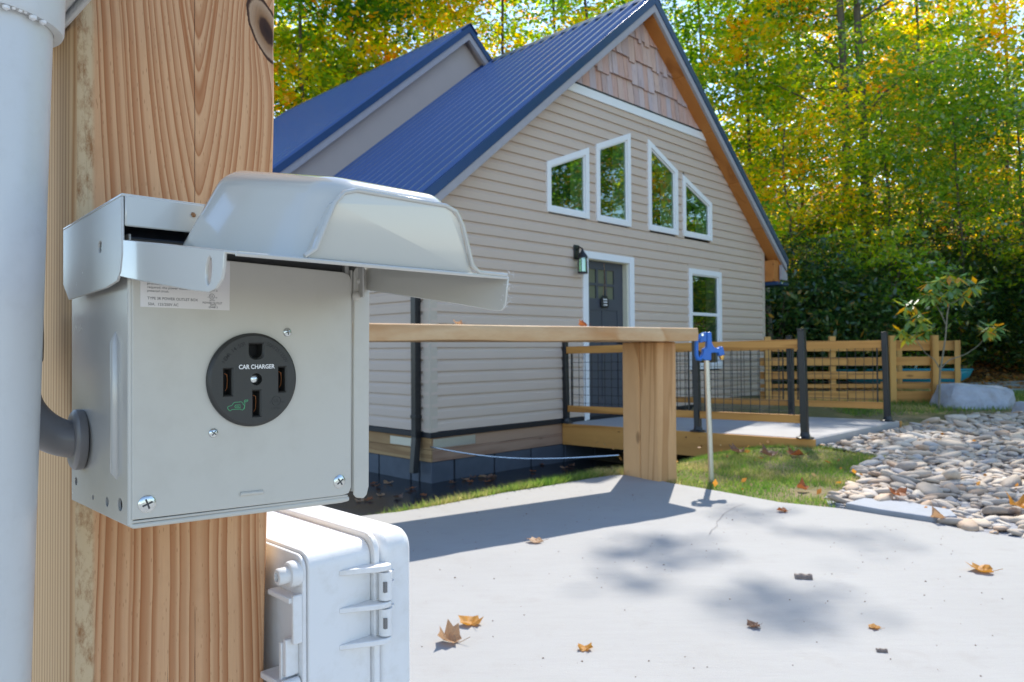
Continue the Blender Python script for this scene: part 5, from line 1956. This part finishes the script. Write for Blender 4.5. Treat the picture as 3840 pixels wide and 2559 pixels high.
for (x, z, s_) in ((-37, 92.5, 1.6), (-29, 99.6, 1.5)):
    mb = MB(); mb.lathe([(s_ * mm * .2, 0), (s_ * mm, .2 * mm), (s_ * .6 * mm, .9 * mm), (.1 * mm, 1.1 * mm)], (x * mm, -8.4 * mm, z * mm), (0.2, -1, .2), 6)
    mb.build('debris', D_tan, hd)

# raised lid ---------------------------------------------------------------
Lv = Vector((0, -133, -19.5)).normalized(); Ln = Vector((0, -.145, .9894))
LO = Vector((0, -1.0, 76.3))


def lp(x, l, n_=0.0):
    p = LO + Lv * l + Ln * n_; return ((p.x + x) * mm, p.y * mm, p.z * mm)


lid_n = []
mb = MB()
# plate with rounded free corners
pl_ = [(-73, 0), (82, 0), (82, 131), (80, 135.5), (75, 137.5), (-62, 137.5), (-70, 135.5), (-73, 131)]
n_ = len(pl_)
mb.add([lp(x, l, 0) for x, l in pl_] + [lp(x, l, -1.3) for x, l in pl_],
       [tuple(range(n_)), tuple(range(2 * n_ - 1, n_ - 1, -1))] + [(i, i + n_, (i + 1) % n_ + n_, (i + 1) % n_) for i in range(n_)])
lid = mb.build('lid', M_lid, box, bevel=.0006)


def flange(x, l0, l1, prof, name, slot=None):
    """side flange hanging from the lid: prof = list of (l, depth)"""
    mb = MB(); n_ = len(prof)
    a = [lp(x, l, -d) for l, d in prof]; b = [lp(x + 1.4, l, -d) for l, d in prof]
    mb.add(a + b, [tuple(range(n_)), tuple(range(2 * n_ - 1, n_ - 1, -1))] + [(i, i + n_, (i + 1) % n_ + n_, (i + 1) % n_) for i in range(n_)])
    return mb


prof = [(-5, 0.2), (-6, 3), (-6.6, 17.2), (-4, 19.3), (20, 19.6), (60, 19.3), (100, 18.9), (117, 18.2), (124, 16.2), (129, 12), (130.5, 7), (130.5, 0.2)]
mb = flange(-73.2, 0, 130, prof, 'f')
fl = mb.build('lid_flange', M_lid, box)
fl.parent = box
ct = MB()
sl_ = [lp(0, 112, -4.5), lp(0, 120, -4.5), lp(0, 120, -15.5), lp(0, 112, -15.5)]
ang = np.linspace(0, 2 * math.pi, 25)[:-1]
e1 = [(-80 * mm, *lp(0, 116.5 + 2.9 * math.cos(a), -9.2 + 6.0 * math.sin(a))[1:]) for a in ang]
e2 = [(-66 * mm, p[1], p[2]) for p in e1]
k_ = len(e1)
ct.add(e1 + e2, [tuple(range(k_)), tuple(range(2 * k_ - 1, k_ - 1, -1))] + [(i, i + k_, (i + 1) % k_ + k_, (i + 1) % k_) for i in range(k_)])
boolean(fl, ct)
fl.data.materials.clear(); fl.data.materials.append(M_lid)
md = fl.modifiers.new('bevel', 'BEVEL'); md.width = .0005; md.segments = 2; md.limit_method = 'ANGLE'
prof = [(0, .2), (0, 18.6), (100, 19), (130, 19.6), (134.2, 19.2), (136.6, 17.0), (137.4, 13.5), (137.4, .2)]
mb = flange(80.6, 0, 137, prof, 'f')
mb.build('lid_flange', M_lid, box, bevel=.0005)
# thin turned-down free edge between the flanges
mb = MB()
mb.tube([lp(-71, 136.4, -.9), lp(80.5, 136.6, -.9)], 1.0 * mm, 8); mb.build('lid_hem', M_lid, lid, True)

# dome: frustum with rounded edges
dome_b = [(-37, 133.5), (56, 133.5), (60, 8), (-49, 8)]
dome_t = [(-29, 130.5), (47, 130.5), (42, 22), (-33, 22)]
ht = [37.5, 37.5, 43.5, 43.5]
bm = bmesh.new()
vb = [bm.verts.new(lp(x, l, -.2)) for x, l in dome_b]; vt = [bm.verts.new(lp(x, l, h_)) for (x, l), h_ in zip(dome_t, ht)]
bm.faces.new(vt); bm.faces.new(vb[::-1])
for i in range(4): bm.faces.new((vb[i], vb[(i + 1) % 4], vt[(i + 1) % 4], vt[i]))
bmesh.ops.recalc_face_normals(bm, faces=bm.faces)
vert_e = [e for e in bm.edges if (e.verts[0] in vb) != (e.verts[1] in vb)]
bmesh.ops.bevel(bm, geom=vert_e, offset=.015, segments=8, profile=.5, affect='EDGES')
bm.verts.ensure_lookup_table(); bm.edges.ensure_lookup_table()
ztop = min(h_ for h_ in ht)


def nh(co):
    p = Vector((co.x, co.y, co.z)) / mm; return (p - LO).dot(Ln)


te = [e for e in bm.edges if nh(e.verts[0].co) > 25 and nh(e.verts[1].co) > 25]
bmesh.ops.bevel(bm, geom=te, offset=.0105, segments=8, profile=.5, affect='EDGES')
me = bpy.data.meshes.new('dome'); bm.to_mesh(me); bm.free(); me.materials.append(M_lid)
dome = link('lid_dome', me, lid, True)
# raised rim line on the dome's open end
mb = MB()
rim = [lp(-41, 136.6, .6), lp(-36, 136.4, 4), lp(-27, 134.6, 25), lp(-22.5, 134.0, 30.2), lp(-16, 133.8, 32.2), lp(36, 133.8, 32.2), lp(43, 134, 30), lp(47.5, 134.6, 24), lp(55, 136.4, 4), lp(60, 136.6, .8), lp(80, 136.8, .6)]
mb.tube(rim, 1.1 * mm, 8); mb.build('dome_rim', M_lid, lid, True)
# end web between rim and dome
mb = MB(); ww = [lp(-38, 135.2, .2), lp(-27, 134.2, 25), lp(-21, 133.6, 31.2), lp(38, 133.6, 31.2), lp(45, 134, 26), lp(56, 135.2, .2)]
w2 = [lp(-38, 131, .2), lp(-26, 125, 24.5), lp(-20, 125, 29), lp(36, 125, 29), lp(43, 125, 25), lp(56, 131, .2)]
k_ = 6
mb.add(ww + w2, [tuple(range(k_)), tuple(range(2 * k_ - 1, k_ - 1, -1))] + [(i, i + k_, (i + 1) % k_ + k_, (i + 1) % k_) for i in range(k_)])
mb.build('dome_end', M_lid, lid)
# cobweb on the lid's corner
mb = MB(); rr = random.Random(9)
for i in range(26):
    l_ = rr.uniform(134, 139.5); d_ = rr.uniform(-2.5, 17); x_ = rr.uniform(79, 84)
    p = Vector(lp(x_, l_, -d_)); q_ = p + Vector((rr.uniform(-1, 1), rr.uniform(-1, 1), rr.uniform(-1.6, 1.6))) * 1.3 * mm
    r__ = q_ + Vector((rr.uniform(-1, 1), rr.uniform(-1, 1), rr.uniform(-1, 1))) * 1.2 * mm
    mb.tube([p, q_, r__], .07 * mm, 4)
mb.build('cobweb', M_cloud, lid)


# ------------------------------------------------------------------ wooden post (6x6)
def post_material():
    t = NT('weathered_post_pine')
    v = t.coord('Object')
    sp = t.n('SeparateXYZ', None, {0: v})
    X_, Y_, Z_ = sp.outputs
    # mm in the face frame
    vs = t.n('VectorMath', {'operation': 'MULTIPLY'}, {0: v, 1: (1, 1, .09)}).outputs[0]
    warp = t.noise(vs, 22, 3, .5)
    warp2 = t.noise(v, 9, 2, .5)
    # nested V grain opening upwards round the heart line, straight grain elsewhere
    px_ = t.math('SUBTRACT', X_, .0135)
    ax_ = t.math('SQRT', t.math('ADD', t.math('MULTIPLY', px_, px_), .000012))
    up = t.math('MAXIMUM', t.math('SUBTRACT', Z_, .085), 0.0)
    fall = t.math('EXPONENT', t.math('MULTIPLY', ax_, -17.0))
    d = t.math('SUBTRACT', ax_, t.math('MULTIPLY', t.math('MULTIPLY', up, .27), fall))
    fan = t.math('MULTIPLY', t.math('MULTIPLY', Z_, .035), t.math('MULTIPLY', ax_, 14.0))
    d = t.math('ADD', d, fan)
    # knot push
    kx = t.math('SUBTRACT', X_, .0655); kz_ = t.math('SUBTRACT', Z_, .262)
    kk = t.math('ADD', t.math('MULTIPLY', kx, kx), t.math('MULTIPLY', t.math('MULTIPLY', kz_, kz_), .30))
    kg = t.math('EXPONENT', t.math('MULTIPLY', kk, -2800.0))
    d = t.math('ADD', d, t.math('MULTIPLY', kg, .014))
    d = t.math('ADD', d, t.math('MULTIPLY', t.math('SUBTRACT', warp, .5), .0075))
    d = t.math('ADD', d, t.math('MULTIPLY', t.math('SUBTRACT', warp2, .5), .004))
    ph = t.math('ADD', t.math('MULTIPLY', d, 138.0), t.math('MULTIPLY', t.math('SUBTRACT', t.noise(t.n('CombineXYZ', None, {0: t.math('MULTIPLY', d, 90.0)}).outputs[0], 1.0, 2), .5), 2.6))
    ph = t.math('ADD', ph, 20.0)
    # closer rings towards the left arris
    fr = t.math('FRACT', ph)
    ring = t.ramp(fr, [(0, (0, 0, 0)), (.25, (.10, .10, .10)), (.55, (.5, .5, .5)), (.84, (1, 1, 1)), (.93, (.12, .12, .12)), (1, (0, 0, 0))])
    fine = t.noise(t.n('VectorMath', {'operation': 'MULTIPLY'}, {0: v, 1: (1, 1, .03)}).outputs[0], 900, 3, .6)
    light = t.mix(warp2, rgb(.62, .345, .18), rgb(.70, .42, .225))
    c = t.mix(t.math('MULTIPLY', ring, t.math('ADD', .68, t.math('MULTIPLY', t.noise(vs, 60, 2), .4))), light, rgb(.34, .105, .026))
    c = t.mix(t.math('MULTIPLY', fine, .30), c, rgb(.26, .13, .06))
    pits = t.n('TexVoronoi', None, {'Vector': t.n('VectorMath', {'operation': 'MULTIPLY'}, {0: v, 1: (1, 1, .22)}).outputs[0], 'Scale': 480.0}).outputs['Distance']
    c = t.mix(t.ramp(pits, [(.10, (.5, .5, .5)), (.2, (0, 0, 0))]), c, rgb(.30, .13, .05))
    c = t.mix(t.math('MULTIPLY', t.ramp(t.noise(v, 26, 5, .65), [(.5, (0, 0, 0)), (.75, (1, 1, 1))]), .35), c, rgb(.42, .22, .10))
    # pale mouldy band along the left arris
    edge_ = t.math('ADD', X_, .0525)
    en = t.math('ADD', edge_, t.math('MULTIPLY', t.math('SUBTRACT', warp, .5), .004))
    band = t.ramp(t.math('MULTIPLY', en, -220.0), [(0, (0, 0, 0)), (.6, (1, 1, 1))])
    isfront = t.math('LESS_THAN', Y_, .1105)
    band = t.math('MULTIPLY', band, isfront)
    mould = t.noise(t.n('VectorMath', {'operation': 'MULTIPLY'}, {0: v, 1: (1, 1, .4)}).outputs[0], 130, 6, .75)
    bandc = t.mix(t.ramp(mould, [(.46, (0, 0, 0)), (.66, (1, 1, 1))]), rgb(.60, .46, .28), rgb(.27, .12, .04))
    c = t.mix(t.math('MULTIPLY', band, .88), c, bandc)
    # side face: tight straight grain
    tight = t.math('FRACT', t.math('MULTIPLY', t.math('ADD', Y_, t.math('MULTIPLY', warp, .010)), 150.0))
    tr_ = t.ramp(tight, [(0, (0, 0, 0)), (.5, (.2, .2, .2)), (.8, (1, 1, 1)), (1, (.1, .1, .1))])
    sidec = t.mix(t.math('MULTIPLY', tr_, .9), rgb(.62, .42, .23), rgb(.34, .165, .065))
    c = t.mix(t.math('SUBTRACT', 1.0, isfront), c, sidec)
    # splits
    sx_ = t.math('ADD', X_, t.math('MULTIPLY', t.math('SUBTRACT', warp2, .5), .004))
    crack = t.math('LESS_THAN', t.math('ABSOLUTE', t.math('SUBTRACT', sx_, .0105)), .00022)
    crack2 = t.math('MULTIPLY', t.math('LESS_THAN', t.math('ABSOLUTE', t.math('SUBTRACT', sx_, -.0085)), .00018), t.math('LESS_THAN', Z_, -.03))
    crk = t.math('MULTIPLY', t.math('MAXIMUM', crack, crack2), t.ramp(t.noise(t.n('VectorMath', {'operation': 'MULTIPLY'}, {0: v, 1: (1, 1, .6)}).outputs[0], 14, 2), [(.42, (0, 0, 0)), (.46, (1, 1, 1))]))
    crk = t.math('MULTIPLY', crk, isfront)
    c = t.mix(crk, c, rgb(.05, .022, .01))
    # knot
    ka = t.math('SUBTRACT', t.math('MULTIPLY', kx, .90), t.math('MULTIPLY', kz_, -.42))
    kb = t.math('ADD', t.math('MULTIPLY', kx, -.42), t.math('MULTIPLY', kz_, .90))
    kr = t.math('SQRT', t.math('ADD', t.math('MULTIPLY', t.math('MULTIPLY', ka, ka), 7000.0), t.math('MULTIPLY', t.math('MULTIPLY', kb, kb), 1500.0)))
    kr = t.math('ADD', kr, t.math('MULTIPLY', t.math('SUBTRACT', t.noise(v, 120, 4, .7), .5), .22))
    kc = t.ramp(t.math('MULTIPLY', kr, .5), [(0, (.025, .010, .006)), (.18, (.05, .02, .01)), (.24, (.25, .13, .06)), (.44, (.40, .26, .16)), (.475, (.06, .025, .012)), (.51, (.045, .018, .008)), (.53, (.3, .16, .08))])
    inside = t.math('MULTIPLY', t.math('LESS_THAN', kr, 1.06), isfront)
    c = t.mix(inside, c, kc)
    hgt = t.math('ADD', t.math('MULTIPLY', ring, .8), t.math('MULTIPLY', fine, .7))
    hgt = t.math('SUBTRACT', hgt, t.math('MULTIPLY', crk, 3.0))
    hgt = t.math('SUBTRACT', hgt, t.math('MULTIPLY', t.math('MULTIPLY', inside, t.math('LESS_THAN', kr, .45)), 2.0))
    return t.done(c, .72, 0, t.bump(hgt, .5, .0007), .3)


M_wpost = post_material()
wp = empty('wood_post', P0, R(45))
tag(wp, 'square pine post with knot carrying the charger box, in the foreground', 'post')
mb = MB(); nz = 60
ys = [.1085, .1085, .1085, .1085]
zb0, zt0 = -P0.z - .1, 1.3
ring_v = 12
for i in range(nz + 1):
    z = zb0 + (zt0 - zb0) * i / nz
    xr = .0672 + .0207 * z + .0006 * math.sin(z * 41) + .0004 * rng.normal()
    xl = -.0665 + .003 * z
    y0 = .1085; y1 = .245; c_ = .0055
    loop = [(xl, y0 + c_), (xl + c_ * .4, y0 + c_ * .4), (xl + c_, y0)] + [(xl + c_ + (xr - .002 - xl - c_) * k / 4, y0) for k in (1, 2, 3)] + [(xr - .0015, y0), (xr, y0 + .0015), (xr, (y0 + y1) / 2), (xr, y1), (0, y1), (xl, y1)]
    mb.v += [(x, y, z) for x, y in loop]
for i in range(nz):
    for k in range(12):
        k2 = (k + 1) % 12
        mb.f.append((i * 12 + k, i * 12 + k2, (i + 1) * 12 + k2, (i + 1) * 12 + k))
mb.f += [tuple(range(12))[::-1], tuple(range(nz * 12, nz * 12 + 12))]
mb.build('post_timber', M_wpost, wp, True)

# ------------------------------------------------------------------ white conduit, fitting and gray elbow
cA = Vector((-.2710, .38, 1.108)); cB = Vector((-.2812, .38, .798)); dd = (cA - cB)
lo_ = cB - dd * (cB.z + .03) / dd.z; hi_ = cA + dd * ((1.125 - cA.z) / dd.z)
pc = empty('white_conduit', lo_); tag(pc, 'thick white plastic conduit standing at the left edge of the picture', 'pipe')
mb = MB(); mb.tube([Vector((0, 0, 0)), (hi_ + dd * .3) - lo_], .030, 48); mb.build('conduit_pipe', M_pvc, pc, True)
top_l = hi_ - lo_
mb = MB(); ax = dd.normalized()
mb.lathe([(.0302, .0), (.0345, .0), (.0352, .002), (.0352, .05), (.034, .052)], top_l + ax * (-.004), ax, 48, False)
mb.build('coupling', M_pvc, pc, True)
mb = MB(); rr = random.Random(4)
for i in range(9):
    an = R(-62 + i * 6.5 + rr.uniform(-3, 3)); p = top_l + Vector((math.cos(an) * .033, math.sin(an) * .033, -.0045))
    s_ = rr.uniform(.0007, .0020); mb.lathe([(.2 * s_, 0), (s_, s_ * .5), (s_ * .9, s_ * 1.2), (.1 * s_, s_ * 1.7)], p, (0, 0, -1), 8)
mb.build('caulk_crumbs', M_cloud, pc, True)
jb = empty('conduit_body', P0, R(45)); tag(jb, 'white conduit junction body on the post side, top left corner', 'junction box')
mb = MB(); mb.box(-.168, -.0705, .0, .19, .2285, .40); mb.build('junction_body', M_pvc, jb, bevel=.006, bseg=3)
mb = MB(); mb.box(-.0703, -.0675, -.004, .194, .2265, .402); mb.build('gasket', M_pvc, jb, bevel=.001)

eb = empty('gray_elbow', P0, R(45)); tag(eb, 'gray plastic conduit elbow entering the left side of the charger box', 'conduit')
mb = MB(); mb.lathe([(13 * mm, -1 * mm), (18 * mm, 0), (18.4 * mm, 1.5 * mm), (18.2 * mm, 4.2 * mm), (16.5 * mm, 5.6 * mm), (13 * mm, 6 * mm)], (-67.8 * mm, 83 * mm, -36 * mm), (-1, .06, .02), 40); mb.build('locknut', M_gray_pvc, eb, True)
pth = []
for i in range(13):
    a = i / 12 * math.pi / 2
    pth.append(Vector(((-71 - 24 * math.sin(a)) * mm, (83.5 + 20 * (1 - math.cos(a)) + 4 * math.sin(a)) * mm, (-36 + 2 * math.sin(a) + 24 * (1 - math.cos(a))) * mm)))
pth.append(pth[-1] + Vector((-.001, .010, .022)))
mb = MB(); mb.tube(pth, 11 * mm, 28); mb.build('elbow_tube', M_gray_pvc, eb, True)
mb = MB(); e_ = pth[-1]; mb.tube([e_, e_ + Vector((0, .006, .010)), e_ + Vector((0, .008, .03))], [15.5 * mm, 17 * mm, 17 * mm], 28); mb.build('elbow_hub', M_gray_pvc, eb, True)
mb = MB(); mb.tube([e_ + Vector((0, .008, .02)), e_ + Vector((-.001, .014, .34))], 11.5 * mm, 24); mb.build('riser', M_gray_pvc, eb, True)

# ------------------------------------------------------------------ white hinged enclosure
en = empty('plastic_enclosure', P0, R(45)); tag(en, 'white hinged plastic enclosure fixed to the right side of the wood post', 'enclosure')


def rbox(x0, x1, y0, y1, z0, z1, r_, name, mat, seg=5):
    """box whose corners seen along x are rounded"""
    pts_ = []
    for cx_, cz_, a0 in ((y1 - r_, z1 - r_, 0), (y0 + r_, z1 - r_, 90), (y0 + r_, z0 + r_, 180), (y1 - r_, z0 + r_, 270)):
        for k in range(seg + 1):
            a = R(a0 + 90 * k / seg); pts_.append(((cx_ + r_ * math.cos(a)) * mm, (cz_ + r_ * math.sin(a)) * mm))
    mb = MB(); mb.prism(pts_, x0 * mm, x1 * mm, 'x')
    return mb.build(name, mat, en, bevel=.0012, bseg=3, angle=50)


rbox(77, 131, 69, 250, -380, -131.5, 13, 'enclosure_body', M_encl)
rbox(73.3, 76.8, 71, 248, -378, -133.5, 11, 'mounting_rim', M_encl)
rbox(131.2, 136.4, 64.5, 254, -384, -127, 15, 'body_flange', M_encl)
lidp = rbox(137.0, 169.5, 65.0, 253.5, -383.5, -127.5, 16, 'enclosure_lid', M_encl)
lidp.modifiers['bevel'].width = .008; lidp.modifiers['bevel'].segments = 5
# hinge brackets (shelves) and knuckles
for z in (-151.5, -180.0, -207.5):
    mb = MB()
    mb.prism([(102 * mm, 69 * mm), (139 * mm, 69 * mm), (142 * mm, 58 * mm), (140 * mm, 54.5 * mm), (135 * mm, 53.5 * mm), (128 * mm, 55.5 * mm)], (z - 2.2) * mm, (z + 2.2) * mm, 'z')
    mb.build('hinge_bracket', M_encl, en, bevel=.0008)
for z0, z1 in ((-176.6, -155.2), (-204.0, -183.4)):
    mb = MB(); mb.tube([(137.6 * mm, 59 * mm, z0 * mm), (137.6 * mm, 59 * mm, z1 * mm)], 5.2 * mm, 24)
    kn = mb.build('hinge_knuckle', M_encl, en, True)
    mb = MB(); zz = (z0 + z1) / 2; bx_(mb, 133.0, 135.4, 53.3, 55.6, zz - 4, zz + 4); mb.build('knuckle_slot', M_gray_pvc, kn)
for z in (-160, -168, -187):
    mb = MB(); mb.tube([(146 * mm, 64 * mm, (z - 3) * mm), (146 * mm, 64 * mm, (z + 3) * mm)], 3.0 * mm, 14); mb.build('hinge_lug', M_encl, en, True)
# ribs and bosses on the mounting back, in front of the wood post
mb = MB(); mb.lathe([(9.6 * mm, 0), (9.6 * mm, 6 * mm), (8.8 * mm, 7.5 * mm), (6 * mm, 7.8 * mm), (6 * mm, 15 * mm), (5.2 * mm, 16 * mm), (3.4 * mm, 16.2 * mm), (3.2 * mm, 12 * mm)], (74 * mm, 80 * mm, -147 * mm), (-1, .05, 0), 30); mb.build('mounting_boss', M_encl, en, True)
mb = MB()
bx_(mb, 64, 73.4, 74, 107, -166.5, -162.5); bx_(mb, 66, 73.4, 71.5, 75, -196, -160.8)
mb.build('back_rib', M_encl, en, bevel=.0008)
mb = MB()
bx_(mb, 62, 73.4, 82, 86, -290, -196); bx_(mb, 63, 73.4, 77, 81.8, -220, -193)
for z in (-225, -262, -299): bx_(mb, 58, 73.3, 76, 107, z - 2.5, z + 2.5)
mb.build('back_rib', M_encl, en, bevel=.0008)
for z in (-225, -262):
    mb = MB(); mb.tube([(72 * mm, 76 * mm, z * mm), (60 * mm, 76 * mm, z * mm)], 4 * mm, 16); mb.build('back_peg', M_encl, en, True)
